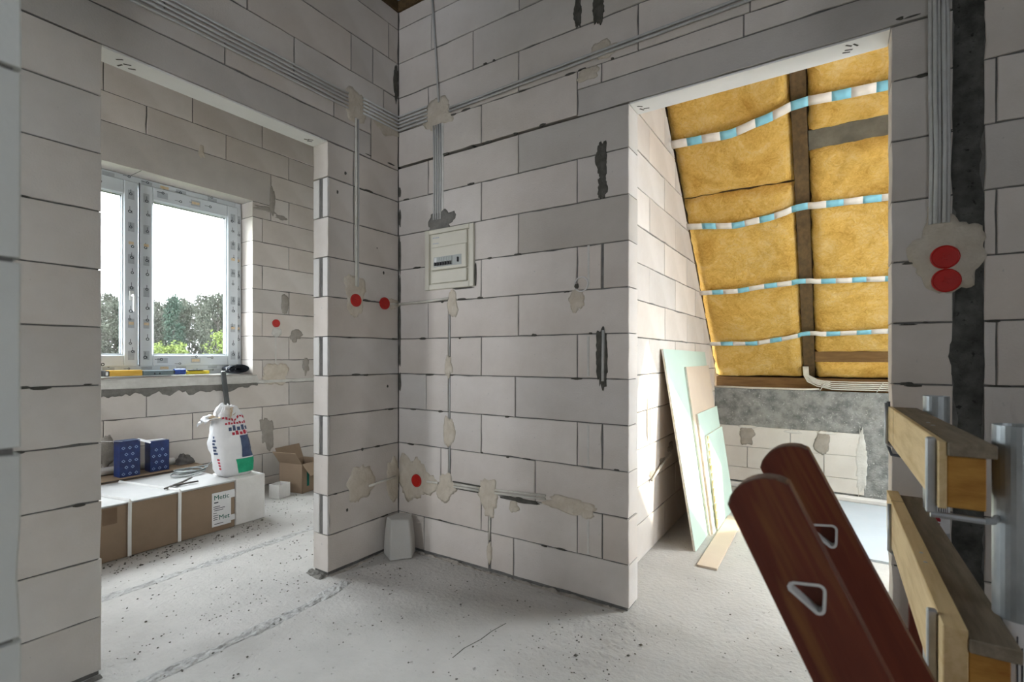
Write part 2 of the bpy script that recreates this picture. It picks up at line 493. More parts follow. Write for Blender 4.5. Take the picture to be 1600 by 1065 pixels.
# ------------------------------------------------------------------ walls of blocks
class Wall:
    """a wall seen from one side: a runs along it, z up, t into it"""

    def __init__(self, name, axis, plane, thick, sign=1):
        self.axis, self.plane, self.th, self.sign = axis, plane, thick, sign
        self.core = MB()
        self.name = name
        self.rnd = random.Random(sum(ord(c) * (i + 3) for i, c in enumerate(name)))
        self.obj = None

    def P(self, a, z, t):
        if self.axis == 'X':      # plane x = const, a = y
            return (self.plane - self.sign * t, a, z)
        return (a, self.plane + self.sign * t, z)

    def mx(self, a, z, t=0.0):
        """local frame on the wall: x along, y up, z out of the wall"""
        o = Vector(self.P(a, z, t))
        if self.axis == 'X':
            return frame_mx(o, (0, self.sign, 0), (0, 0, 1))
        return frame_mx(o, (self.sign, 0, 0), (0, 0, 1))

    def core_box(self, a0, a1, z0, z1, t0=0.005, t1=None):
        t1 = self.th - 0.005 if t1 is None else t1
        p, q = self.P(a0, z0, t0), self.P(a1, z1, t1)
        self.core.box(min(p[0], q[0]), max(p[0], q[0]), min(p[1], q[1]), max(p[1], q[1]), z0, z1)

    def finish(self, m='joint'):
        self.obj = self.core.build(self.name, m)
        tag(self.obj, kind='structure')
        return self.obj

    def block(self, a0, a1, z0, z1, gap=0.0035, jit=0.0009, clip=None, color=None, m='aac', name='block', th=None, t0=0.0, gl=None, gr=None, slot=None):
        r = self.rnd
        gl = gap if gl is None else gl
        gr = gap if gr is None else gr
        poly = [(a0 + gl / 2, z0 + gap / 2), (a1 - gr / 2, z0 + gap / 2), (a1 - gr / 2, z1 - gap / 2), (a0 + gl / 2, z1 - gap / 2)]
        if clip:                                     # keep z <= k - m*a
            mm, kk = clip
            out = []
            for i, p in enumerate(poly):
                q = poly[(i + 1) % len(poly)]
                dp, dq = kk - mm * p[0] - p[1], kk - mm * q[0] - q[1]
                if dp >= 0: out.append(p)
                if dp * dq < 0:
                    s = dp / (dp - dq)
                    out.append((p[0] + (q[0] - p[0]) * s, p[1] + (q[1] - p[1]) * s))
            poly = out
            if len(poly) < 3: return None
            xs = [p[0] for p in poly]; zs = [p[1] for p in poly]
            if (max(xs) - min(xs)) * (max(zs) - min(zs)) < 0.0012: return None
        ca = sum(p[0] for p in poly) / len(poly)
        cz = sum(p[1] for p in poly) / len(poly)
        per = []
        for i, p in enumerate(poly):
            q = poly[(i + 1) % len(poly)]
            d = math.hypot(q[0] - p[0], q[1] - p[1])
            n = max(1, round(d / 0.06))
            for k in range(n):
                s = k / n
                x, y = p[0] + (q[0] - p[0]) * s, p[1] + (q[1] - p[1]) * s
                nx, ny = -(q[1] - p[1]) / max(d, 1e-6), (q[0] - p[0]) / max(d, 1e-6)
                e = abs(r.gauss(0, jit))
                if r.random() < 0.06: e += r.uniform(0.0015, 0.004)
                per.append((x + nx * e, y + ny * e))
        th = self.th if th is None else th
        off = r.gauss(0, 0.0009)
        base = Vector(self.P(ca, cz, 0))
        n = len(per)
        vs, fs = [], []
        for t, ins in ((t0 + off, 0.0022), (t0 + off + 0.003, 0.0), (th - 0.003, 0.0), (th, 0.0022)):
            for x, y in per:
                dx, dy = ca - x, cz - y
                k = ins / max(math.hypot(dx, dy), 1e-5)
                vs.append(Vector(self.P(x + dx * k, y + dy * k, t)) - base)
        fs.append(tuple(range(n)))
        for j in range(3):
            for i in range(n):
                a, b = j * n + i, j * n + (i + 1) % n
                fs.append((a, b, b + n, a + n))
        fs.append(tuple(range(4 * n - 1, 3 * n - 1, -1)))
        mb = MB().add(vs, fs)
        o = mb.build(name, m, self.obj, loc=base)
        if color is None:
            k = 1 + r.gauss(0, 0.05)
            w = r.gauss(0, 0.010)
            color = (0.65 * k * (1 + w), 0.605 * k, 0.56 * k * (1 - w))
        o.color = (*color, 1)
        return o

    def patch(self, a, z, ra, rz, m='plaster', name='plaster_patch', n=48, wob=0.25, spikes=0.06, thick=0.004, seed=None, proud=0.0):
        rnd = random.Random(seed if seed is not None else int(a * 1000 + z * 7777))
        outl = rough_outline(ra, rz, n, rnd, wob, spikes)
        inner = [(x * 0.8, y * 0.8) for x, y in outl]
        mb = MB()
        k = len(outl)
        vs = [(x, y, -0.004) for x, y in outl] + [(x, y, thick * 0.35 + proud) for x, y in outl] + [(x, y, thick + proud + 0.001 * noise.noise(Vector((x * 30, y * 30, ra)))) for x, y in inner] + [(0, 0, thick + proud + 0.001)]
        fs = [(i, (i + 1) % k, k + (i + 1) % k, k + i) for i in range(k)] + [(k + i, k + (i + 1) % k, 2 * k + (i + 1) % k, 2 * k + i) for i in range(k)]
        fs += [(2 * k + i, 2 * k + (i + 1) % k, 3 * k) for i in range(k)]
        mb.add(vs, fs)
        o = mb.build(name, m, self.obj, mx=self.mx(a, z), recalc=False, smooth=True)
        return o


def bond(a0, a1, k, L=0.547, off=0.0):
    """pieces of one running-bond course"""
    s = a0 + ((off + (k % 2) * L * 0.45) % L)
    xs = [a0]
    while s < a1 - 0.06:
        if s - a0 > 0.06: xs.append(s)
        s += L
    xs.append(a1)
    return list(zip(xs[:-1], xs[1:]))


CEIL = 3.1
# --- wall_back: the wall straight ahead, with the attic doorway
XL, XJ, XR = -2.13, -0.741, 0.157
CH0, CH1 = 0.314, 0.383
wb = Wall('wall_back', 'Y', 2.064, 0.115)
wb.core_box(XL - 0.115, XJ - 0.008, 0, 2.19)
wb.core_box(XR + 0.008, 2.4, 0, 2.19)
wb.core_box(XL - 0.115, 2.4, 2.206, CEIL)
wb.finish()
TAN = (0.50, 0.465, 0.42)
rows_b = {0: [-1.932, -1.334], 1: [-1.531, -0.986, -0.864], 2: [-1.805, -1.209], 3: [-1.531, -0.986, -0.864], 4: [-1.913, -1.322],
          5: [-1.531, -0.986], 6: [-1.899, -1.304], 7: [-1.531, -0.986, -0.864], 8: [-1.304], 9: [-1.531, -0.986], 10: [-1.899, -1.304]}
for k, js in rows_b.items():
    z0, z1 = 0.2 * k + (0.012 if k == 0 else 0), (0.2 * (k + 1) if k < 10 else 2.19)
    # cable chase in courses 2-6 splits the blocks with a wide gap
    xs = [XL] + js + [XJ]
    if 2 <= k <= 6:
        xs.append(-1.746)
    if k in (0, 1):
        xs.append(-1.478)
    xs.sort()
    for a, b in zip(xs[:-1], xs[1:]):
        if b - a < 0.01: continue
        wide = {-1.746: 0.016, -1.478: 0.016, -0.864: 0.012 if k == 7 else 0.006}
        c = None
        if (k, a) == (8, -1.304): c = TAN
        if (k, a) == (10, -1.304): c = (0.53, 0.50, 0.46)
        if (k, a) == (6, -0.986): c = (0.56, 0.54, 0.51)
        wb.block(a, b, z0, z1, gl=wide.get(a), gr=0.001 if b == XJ else wide.get(b), color=c)
# lintel over the doorway and the blocks above it
lint = wb.block(-0.986, CH0, 2.19, 2.315, m='lintel', name='lintel', gap=0.006)
for a, b in ((-0.986, -0.868), (-0.868, -0.29), (-0.29, CH0)):
    wb.block(a, b, 2.315, 2.4)
for a, b in ((XL, -1.531), (-1.531, -0.986)):
    wb.block(a, b, 2.2, 2.4)
for k, xs in {12: [XL, -1.899, -1.304, -0.701, -0.268, CH0], 13: [XL, -1.585, -0.985, -0.39, CH0], 14: [XL, -1.875, -1.30, -0.72, -0.15, CH0], 15: [XL, -1.60, -1.02, -0.43, CH0]}.items():
    for a, b in zip(xs[:-1], xs[1:]):
        wb.block(a, b, 0.2 * k, min(0.2 * (k + 1), CEIL))
for k in range(16):                                        # pier beyond the doorway and past the cast column
    z0, z1 = 0.2 * k + (0.012 if k == 0 else 0.008), min(0.2 * (k + 1) + 0.008, CEIL)
    if k == 10: z1 = 2.19
    if k == 11: z0 = 2.19
    if k < 11: wb.block(XR, CH0, z0, z1, gl=0.001)
    js = [CH1, 0.412 if k % 2 else 0.80, 0.96 if k % 2 else 1.35, 1.51 if k % 2 else 1.90, 2.05 if k % 2 else 2.4, 2.4]
    for a, b in zip(js[:-1], js[1:]):
        if b - a > 0.01: wb.block(a, b, z0, z1)
MB().bbox(XJ + 0.001, XR - 0.001, 2.067, 2.177, 2.184, 2.1915, 0.001).build('added_soffit_board', 'soffit', wb.obj)  # added white board that brightens the lintel underside
# cast concrete column in the chase
cb = MB()
cr = random.Random(3)
zs = [i * 0.04 for i in range(int(CEIL / 0.04) + 1)] + [CEIL]
for s in (0,):
    ncol = 6
    def colfn(u, v):
        z = v * CEIL
        wob = 0.012 * noise.noise(Vector((3.0, z * 5, 1))) + 0.006 * noise.noise(Vector((9.0, z * 23, 1)))
        wob2 = 0.012 * noise.noise(Vector((13.0, z * 5, 1))) + 0.006 * noise.noise(Vector((19.0, z * 23, 1)))
        x = (CH0 - 0.004 + wob * 1.5) * (1 - u) + (CH1 + 0.004 + wob2 * 1.5) * u
        dy = 0.004 * noise.noise(Vector((x * 40, z * 22, 5))) + (0.006 if u in (0.0, 1.0) else -0.001)
        return (x, 2.064 + dy, z)
    cb.grid(ncol, 110, colfn)
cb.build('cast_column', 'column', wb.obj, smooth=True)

# --- wall_left: the wall with the doorway to the window room
wa = Wall('wall_left', 'X', -2.13, 0.115)
YJ0, YJ1 = 0.668, 1.581
wa.core_box(-2.4, YJ0 - 0.008, 0, 2.18)
wa.core_box(YJ1 + 0.008, 2.064, 0, 2.18)
wa.core_box(-2.4, 2.064, 2.196, CEIL)
wa.finish()
for k in range(11):
    z0, z1 = 0.2 * k + (0.012 if k == 0 else 0), (0.2 * (k + 1) if k < 10 else 2.18)
    js = [-2.4, -1.85, -1.30, -0.72, -0.14, YJ0] if k % 2 else [-2.4, -2.1, -1.55, -1.0, -0.44, 0.11, YJ0]
    for a, b in zip(js[:-1], js[1:]):
        wa.block(a, b, z0, z1, gr=0.001 if b == YJ0 else None)
    js = [YJ1, 1.742, 2.064] if k in (8, 9, 10) else [YJ1, 2.064]
    for a, b in zip(js[:-1], js[1:]):
        gl = 0.001 if a == YJ1 else 0.006
        if a == YJ1 and k % 2 == 1 and k < 10:
            # factory grip profile: the block's end has a vertical slot, so its end is three strips
            wa.block(a + 0.012, b, z0, z1, gl=0.001)
            for q0, q1 in ((0.0, 0.040), (0.068, 0.115)):
                p = MB()
                xx0, xx1 = -2.13 - q1 + 0.001, -2.13 - q0
                p.bbox(xx0, xx1, a, a + 0.0125, z0 + 0.003, z1 - 0.003, 0.002)
                o = p.build('block_end_rib', 'aac', wa.obj)
                o.color = (0.66, 0.645, 0.62, 1)
        else:
            wa.block(a, b, z0, z1, gl=gl)
wa.block(0.40, 1.86, 2.18, 2.315, m='lintel', name='lintel', gap=0.006)
for js, z0, z1 in (([-2.4, -1.9, -1.35, -0.8, -0.25, 0.40], 2.18, 2.4), ([0.40, 1.083, 1.62, 1.86], 2.315, 2.41), ([1.86, 2.064], 2.18, 2.41),
                   ([-2.4, -1.8, -1.25, -0.7, -0.15, 0.31, 0.86, 1.399, 1.95, 2.064], 2.41, 2.6), ([-2.4, -2.0, -1.45, -0.9, -0.36, 0.08, 0.63, 1.178, 1.727, 1.874, 2.064], 2.6, 2.8),
                   ([-2.4, -1.8, -1.25, -0.7, -0.15, 0.35, 0.90, 1.45, 1.99, 2.064], 2.8, 3.0), ([-2.4, -1.5, -0.7, 0.08, 0.63, 1.19, 1.74, 2.064], 3.0, CEIL)):
    for a, b in zip(js[:-1], js[1:]):
        wa.block(a, b, z0, z1)

MB().bbox(-2.242, -2.133, YJ0 + 0.001, YJ1 - 0.001, 2.174, 2.1815, 0.001).build('added_soffit_board', 'soffit', wa.obj)  # added pale board, lifts this underside as light from the floor would

# --- wall_near: block wall end close to the camera
we = Wall('wall_near', 'X', -0.722, 0.115)
we.core_box(-2.4, 0.152, 0, CEIL)
we.finish()
for k in range(16):
    js = [-2.4, -1.9, -1.35, -0.8, -0.25, 0.16] if k % 2 else [-2.4, -2.2, -1.6, -1.05, -0.5, 0.16]
    for a, b in zip(js[:-1], js[1:]):
        we.block(a, b, 0.2 * k, min(0.2 * k + 0.2, CEIL), gap=0.004, jit=0.0004, color=(0.62, 0.64, 0.61))

# --- wall_window: outer wall of the left room
YW0, YW1, ZW0, ZW1 = 0.79, 2.294, 0.955, 2.40
wd = Wall('wall_window', 'X', -4.08, 0.24)
wd.core_box(-1.2, YW0 - 0.006, 0, CEIL)
wd.core_box(YW1 + 0.006, 3.4, 0, CEIL)
wd.core_box(YW0 - 0.006, YW1 + 0.006, 0, ZW0 - 0.006)
wd.core_box(YW0 - 0.006, YW1 + 0.006, ZW1 + 0.006, CEIL)
wd.finish()
for k in range(-1, 16):
    z0, z1 = max(0, 0.071 + 0.2 * k), min(CEIL, 0.071 + 0.2 * (k + 1))
    for a, b in bond(-1.2, 3.4, k, off=0.30):
        spans = []
        if z1 <= ZW0 + 0.001 or z0 >= 2.66:
            spans = [(a, b, z0, z1)]
        elif z0 < ZW0:
            if b <= YW0 or a >= YW1: spans = [(a, b, z0, z1)]
            else:
                if a < YW0: spans.append((a, YW0, z0, z1))
                if b > YW1: spans.append((YW1, b, z0, z1))
                spans.append((max(a, YW0), min(b, YW1), z0, ZW0))
        else:
            top = z1
            if a < YW0: spans.append((a, min(b, YW0), z0, top))
            if b > YW1: spans.append((max(a, YW1), b, z0, top))
        for s in spans:
            if s[2] >= ZW1 - 0.14 and s[2] < 2.66:      # beside the window lintel
                s0, s1 = s[0], s[1]
                if s0 < YW0: s1 = min(s1, 0.55)
                if s1 > YW1: s0 = max(s0, 2.46)
                s = (s0, s1, s[2], s[3])
            if s[1] - s[0] > 0.02 and s[3] - s[2] > 0.02:
                wd.block(*s, gap=0.004)
wd.block(0.55, 2.46, ZW1, 2.671, m='lintel', name='lintel', gap=0.004)
wd.block(YW1, 2.46, 2.271, ZW1, gap=0.004)
wd.block(0.55, YW0, 2.271, ZW1, gap=0.004)

# --- wall_attic_side: gable-side wall of the attic, cut along the rafters
KM, KK = 1.0785, 5.985
wc = Wall('wall_attic_side', 'X', -0.88, 0.24)
core = [(2.18, 0.0), (4.62, 0.0), (4.62, KK - KM * 4.62 - 0.01), ((KK - CEIL) / KM, CEIL), (2.18, CEIL)]
wc.core.add([(-0.885, a, z) for a, z in core] + [(-1.115, a, z) for a, z in core],
            [(0, 1, 2, 3, 4), (9, 8, 7, 6, 5)] + [(i, (i + 1) % 5, 5 + (i + 1) % 5, 5 + i) for i in range(5)])
wc.finish()
for k in range(16):
    for a, b in bond(2.18, 4.62, k, off=0.36):
        wc.block(a, b, 0.2 * k, min(CEIL, 0.2 * k + 0.2), clip=(KM, KK - 0.004), gap=0.004, color=None)

# --- wall_attic_knee: cast concrete knee wall with blocks in its lower part
wk = Wall('wall_attic_knee', 'Y', 4.62, 0.25)
mbk = wk.core
def kfn(u, v):
    x, z = -0.9 + u * 3.3, v * 0.825
    return (x, 4.62 + 0.003 * noise.noise(Vector((x * 6, z * 6, 2))), z)
mbk.grid(60, 16, kfn)
mbk.add([(-0.9, 4.62, 0.825), (2.4, 4.62, 0.825), (2.4, 4.87, 0.825), (-0.9, 4.87, 0.825), (-0.9, 4.87, 0), (2.4, 4.87, 0)], [(0, 1, 2, 3), (3, 2, 5, 4)])
wk.finish('concrete')
def kblock(a, b, z0, z1):
    p = MB()
    p.bbox(a + .002, b - .002, 4.606, 4.64, z0 + .0015, z1 - .0015, 0.002)
    o = p.build('block', 'aac', wk.obj)
    o.color = (0.66, 0.635, 0.59, 1)
for z0, z1, js in ((0.045, 0.16, [-0.88, -0.42, 0.19]), (0.16, 0.335, [-0.88, -0.62, -0.07, 0.19]), (0.335, 0.51, [-0.88, -0.30, 0.19])):
    for a, b in zip(js[:-1], js[1:]):
        kblock(a, b, z0, z1)
wk.patch(-0.62, 0.43, 0.06, 0.075, 'mortar_pale', 'mortar_patch', wob=0.3, proud=0.016)
wk.patch(-0.08, 0.42, 0.05, 0.085, 'mortar_pale', 'mortar_patch', wob=0.2, proud=0.016)
wk.patch(0.17, 0.28, 0.035, 0.23, 'plaster_pale', wob=0.15, proud=0.012, spikes=0.25, n=60)
for a, z, ra in ((-0.62, 0.505, 0.07), (-0.28, 0.49, 0.06), (-0.05, 0.50, 0.06)):
    wk.patch(a, z, ra, 0.012, 'plaster_pale', wob=0.2, proud=0.016)

# --- floor, ceiling and the walls behind the camera
fl = MB()
fl.box(-4.32, 2.52, -2.6, 4.87, -0.15, 0.0)
floor = tag(fl.build('floor', 'screed'), kind='structure')
cl = MB()
cl.box(-4.32, 2.52, -2.6, 2.70, 3.16, 3.30)
cl.box(-4.32, -1.12, 2.70, 3.6, 3.16, 3.30)
ceiling = tag(cl.build('ceiling', 'foil'), kind='structure')
for args in ((-2.24, -2.122, -2.4, 2.064), ):
    p = MB().box(args[0], args[1], args[2], args[3], 3.1, 3.16)
    p.build('wall_plate', 'wood_dark', ceiling)
MB().box(-2.122, 2.4, 2.054, 2.18, 3.1, 3.16).build('wall_plate', 'wood_dark', ceiling)
for x in (-1.35, -0.65, 0.05, 0.75, 1.45):
    MB().box(x - 0.04, x + 0.04, -2.5, 2.05, 3.02 if False else 3.10, 3.16).build('ceiling_joist', 'wood_dark', ceiling)
MB().box(-4.32, -2.24, -2.4, 3.4, 3.1, 3.16).build('ceiling_sheathing', 'wood_dark', ceiling)

def plain_wall(name, boxes):
    p = MB()
    for b in boxes: p.box(*b)
    o = tag(p.build(name, 'aac'), kind='structure')
    o.color = (0.62, 0.60, 0.58, 1)
    return o
plain_wall('wall_behind', [(-2.13, -2.07, -2.6, -2.4, 0, 3.16), (-2.07, -1.77, -2.6, -2.4, 0, 1.5), (-2.07, -1.77, -2.6, -2.4, 2.6, 3.16), (-1.77, 2.4, -2.6, -2.4, 0, 3.16)])  # the high slot in this unseen wall is added to light wall_back
p = MB()
def gable(poly):
    n_ = len(poly)
    p.add([(2.4, a, z) for a, z in poly] + [(2.52, a, z) for a, z in poly], [tuple(range(n_)), tuple(range(2 * n_ - 1, n_ - 1, -1))] + [(i, (i + 1) % n_, n_ + (i + 1) % n_, n_ + i) for i in range(n_)])
RZ = lambda y: min(3.16, KK - KM * y)
gable([(-2.6, 0), (-1.5, 0), (-1.5, 3.16), (-2.6, 3.16)])
gable([(-1.5, 0), (-1.1, 0), (-1.1, 1.2), (-1.5, 1.2)])  # below an added opening that lets light onto wall_near
gable([(-1.5, 2.0), (-1.1, 2.0), (-1.1, 3.16), (-1.5, 3.16)])
gable([(-1.1, 0), (2.3, 0), (2.3, 3.16), (-1.1, 3.16)])
gable([(2.3, 0), (2.78, 0), (2.78, 1.2), (2.3, 1.2)])  # below an added gable opening that lights the attic and wall_left
gable([(2.3, 2.0), (2.78, 2.0), (2.78, RZ(2.78)), ((KK - 3.16) / KM, 3.16), (2.3, 3.16)])
gable([(2.78, 0), (4.87, 0), (4.87, RZ(4.87)), (2.78, RZ(2.78))])
o = tag(p.build('wall_right', 'aac'), kind='structure')
o.color = (0.62, 0.60, 0.58, 1)
plain_wall('wall_room_near', [(-4.32, -3.85, -1.32, -1.2, 0, 3.16), (-3.35, -2.245, -1.32, -1.2, 0, 3.16), (-3.85, -3.35, -1.32, -1.2, 0, 1.25), (-3.85, -3.35, -1.32, -1.2, 2.15, 3.16)])  # opening added in this unseen wall to light the room
plain_wall('wall_room_far', [(-4.32, -1.12, 3.4, 3.6, 0, 3.16)])
plain_wall('wall_partition', [(-2.245, -2.13, 2.18, 3.4, 0, 3.16)])

# ------------------------------------------------------------------ attic roof slope
TH = math.atan(1.0785)
SN, CS = math.sin(TH), math.cos(TH)


def sl(u, v, w=0.0):
    """point on the roof slope: u along the eaves (x), v down the slope, w into the room"""
    return (u, 2.675 + v * CS - w * SN, 3.1 - v * SN - w * CS)


def vY(y):
    return (y - 2.675) / CS


roof = MB()
def slab(u0, u1, v0, v1, w0=-0.20, w1=-0.06):
    vs = [sl(u, v, w) for w in (w0, w1) for v in (v0, v1) for u in (u0, u1)]
    roof.add(vs, [(0, 1, 3, 2), (4, 6, 7, 5), (0, 4, 5, 1), (2, 3, 7, 6), (0, 2, 6, 4), (1, 5, 7, 3)])
V0, V1 = vY(3.35), vY(4.38)
slab(-1.15, 0.70, -0.35, 3.15)
slab(1.75, 2.52, -0.35, 3.15)
for u0_, u1_ in ((0.70, 1.75),):
    slab(u0_, u1_, -0.35, V0)
    slab(u0_, u1_, V1, 3.15)
roof_o = tag(roof.build('ceiling_attic', 'wood_dark'), kind='structure')


def batt(u0, u1, v0, v1, seed):
    p = MB()
    nu, nv = max(6, int((u1 - u0) / 0.025)), max(6, int((v1 - v0) / 0.025))

    def fn(a, b):
        u, v = u0 + (u1 - u0) * a, v0 + (v1 - v0) * b
        e = min(a * (u1 - u0), (1 - a) * (u1 - u0), b * (v1 - v0), (1 - b) * (v1 - v0))
        edge = min(1.0, e / 0.05)
        q = Vector((u * 3.2 + seed, v * 3.2, seed * 1.7))
        w = 0.028 * noise.noise(q) + 0.014 * noise.noise(q * 3.1) + 0.007 * noise.noise(q * 8.3)
        ju = 0.012 * noise.noise(Vector((seed, v * 14, 3))) * (1 if a in (0, 1) else 0)
        jv = 0.012 * noise.noise(Vector((u * 14, seed, 8))) * (1 if b in (0, 1) else 0)
        return sl(u + ju, v + jv, -0.05 + 0.055 * math.sqrt(edge) + w * edge)
    p.grid(nu, nv, fn)
    return p.build('insulation_batt', 'wool', roof_o, smooth=True, recalc=False)


VB = vY(4.705)
UL0, UL1, UR0, UR1 = -0.885, -0.212, -0.128, 0.55
batt(UL0, UL1, -0.1, vY(3.535), 1.3)
batt(UL0, UL1, vY(3.54), VB, 5.1)
batt(UR0, UR1, -0.1, vY(3.345), 9.4)
batt(UR0, UR1, vY(3.405), vY(4.52), 14.2)
batt(UR0, UR1, vY(4.575), VB, 17.7)


def beam(name, m, u0, u1, v0, v1, w0, w1):
    vs = [sl(u, v, w) for w in (w0, w1) for v in (v0, v1) for u in (u0, u1)]
    return MB().add(vs, [(0, 1, 3, 2), (4, 6, 7, 5), (0, 4, 5, 1), (2, 3, 7, 6), (0, 2, 6, 4), (1, 5, 7, 3)]).build(name, m, roof_o)


beam('rafter', 'wood_dark', -0.208, -0.132, -0.1, 3.02, -0.08, -0.018)
beam('rafter', 'wood_dark', 0.56, 0.64, -0.1, 3.02, -0.08, -0.005)
batt(1.86, 2.4, -0.1, VB, 23.0)
beam('rafter', 'wood_dark', 1.77, 1.85, -0.1, 3.02, -0.08, -0.005)
beam('nogging', 'nogging', UR0, UR1, vY(3.335), vY(3.415), -0.075, -0.03)
beam('nogging', 'wood_plate', UR0, UR1, vY(4.51), vY(4.585), -0.075, -0.025)
MB().bbox(-0.88, 2.4, 4.675, 4.80, 0.825, 0.925, 0.004).build('wall_plate', 'wood_plate', roof_o)

# roof window beyond the doorway's edge: frame and pane
for wn, (ua, ub) in (('window_2', (0.70, 1.75)),):
    w2 = empty(wn, sl((ua + ub) / 2, (V0 + V1) / 2, -0.06), kind='structure')
    p = MB()
    for u0, u1, v0, v1 in ((ua, ua + 0.05, V0, V1), (ub - 0.05, ub, V0, V1), (ua + 0.05, ub - 0.05, V0, V0 + 0.06), (ua + 0.05, ub - 0.05, V1 - 0.06, V1)):
        vs = [sl(u, v, w) for w in (-0.20, -0.07) for v in (v0, v1) for u in (u0, u1)]
        p.add(vs, [(0, 1, 3, 2), (4, 6, 7, 5), (0, 4, 5, 1), (2, 3, 7, 6), (0, 2, 6, 4), (1, 5, 7, 3)])
    p.build('window_frame', 'wood_yellow', w2, mx=Matrix.Translation(-w2.location))
    p = MB()
    vs = [sl(u, v, w) for w in (-0.165, -0.16) for v in (V0 + .05, V1 - .05) for u in (ua + .04, ub - .04)]
    p.add(vs, [(0, 1, 3, 2), (4, 6, 7, 5), (0, 4, 5, 1), (2, 3, 7, 6), (0, 2, 6, 4), (1, 5, 7, 3)])
    p.build('pane', 'glass', w2, mx=Matrix.Translation(-w2.location))

# striped tapes stapled across the insulation
tapes = [
    ('striped white and blue tape across yellow insulation, topmost of four',
     [(-0.885, 3.252), (-0.70, 3.256), (-0.535, 3.262), (-0.357, 3.238), (-0.193, 3.210), (-0.10, 3.206), (0.074, 3.212), (0.232, 3.216), (0.55, 3.222)], 0.052),
    ('striped white and blue tape across insulation, second from the top',
     [(-0.885, 3.655), (-0.565, 3.683), (-0.368, 3.668), (-0.202, 3.642), (-0.114, 3.638), (0.084, 3.643), (0.264, 3.647), (0.55, 3.652)], 0.046),
    ('striped white and blue tape across insulation, third from the top',
     [(-0.885, 4.052), (-0.622, 4.055), (-0.405, 4.036), (-0.203, 4.027), (-0.015, 4.033), (0.293, 4.042), (0.55, 4.045)], 0.042),
    ('striped white and blue tape across insulation, lowest of four',
     [(-0.885, 4.410), (-0.535, 4.412), (-0.351, 4.384), (-0.178, 4.354), (-0.016, 4.354), (0.315, 4.345), (0.55, 4.347)], 0.042)]
for ti, (lab, pts, wid) in enumerate(tapes):
    p = MB()
    rt = random.Random(ti + 5)
    u = -0.884
    blue = False
    def yat(u):
        for (a, ya), (b, yb) in zip(pts[:-1], pts[1:]):
            if a <= u <= b:
                s = (u - a) / (b - a)
                s = s * s * (3 - 2 * s) * 0.4 + s * 0.6
                return ya + (yb - ya) * s
        return pts[-1][1]
    while u < 0.54:
        ln = (0.085 if blue else 0.10) * rt.uniform(0.9, 1.1)
        u1 = min(u + ln, 0.545)
        p.cur = 1 if blue else 0
        def tf(a, b, u=u, u1=u1):
            x = u + (u1 - u) * a
            v = vY(yat(x)) + (b - 0.5) * wid / 1.0
            w = 0.034 + 0.006 * noise.noise(Vector((x * 9, b * 2 + ti * 7, 1)))
            if abs(x + 0.17) < 0.06: w -= 0.010
            return sl(x, v, w)
        p.grid(3, 2, tf)
        u, blue = u1, not blue
    o = p.build('striped_tape', ['tape_white', 'tape_blue'], None, smooth=True, recalc=False)
    sm = o.modifiers.new('thickness', 'SOLIDIFY')
    sm.thickness = 0.0015
    tag(o, lab, 'tape', 'tapes holding the attic insulation')

# ------------------------------------------------------------------ window in the left room
win = empty('window_1', (-4.245, 1.542, 1.0), kind='structure')
WT = Matrix.Translation(-win.location)


def wbox(p, a0, a1, z0, z1, t0, t1, b=0.004):
    p.bbox(-4.08 - t1, -4.08 - t0, a0, a1, z0, z1, b)


def ring(a0, a1, z0, z1, w, t0, t1, b=0.004, wt=None, wbm=None):
    p = MB()
    wt, wbm = wt or w, wbm or w
    wbox(p, a0, a0 + w, z0, z1, t0, t1, b)
    wbox(p, a1 - w, a1, z0, z1, t0, t1, b)
    wbox(p, a0 + w, a1 - w, z0, z0 + wbm, t0, t1, b)
    wbox(p, a0 + w, a1 - w, z1 - wt, z1, t0, t1, b)
    return p


fr = ring(YW0 + 0.002, YW1 - 0.002, 0.99, 2.398, 0.052, 0.165, 0.235)
wbox(fr, YW0 + 0.002, YW1 - 0.002, ZW0, 0.992, 0.172, 0.235)
fr.build('window_frame', 'pvc', win, mx=WT)


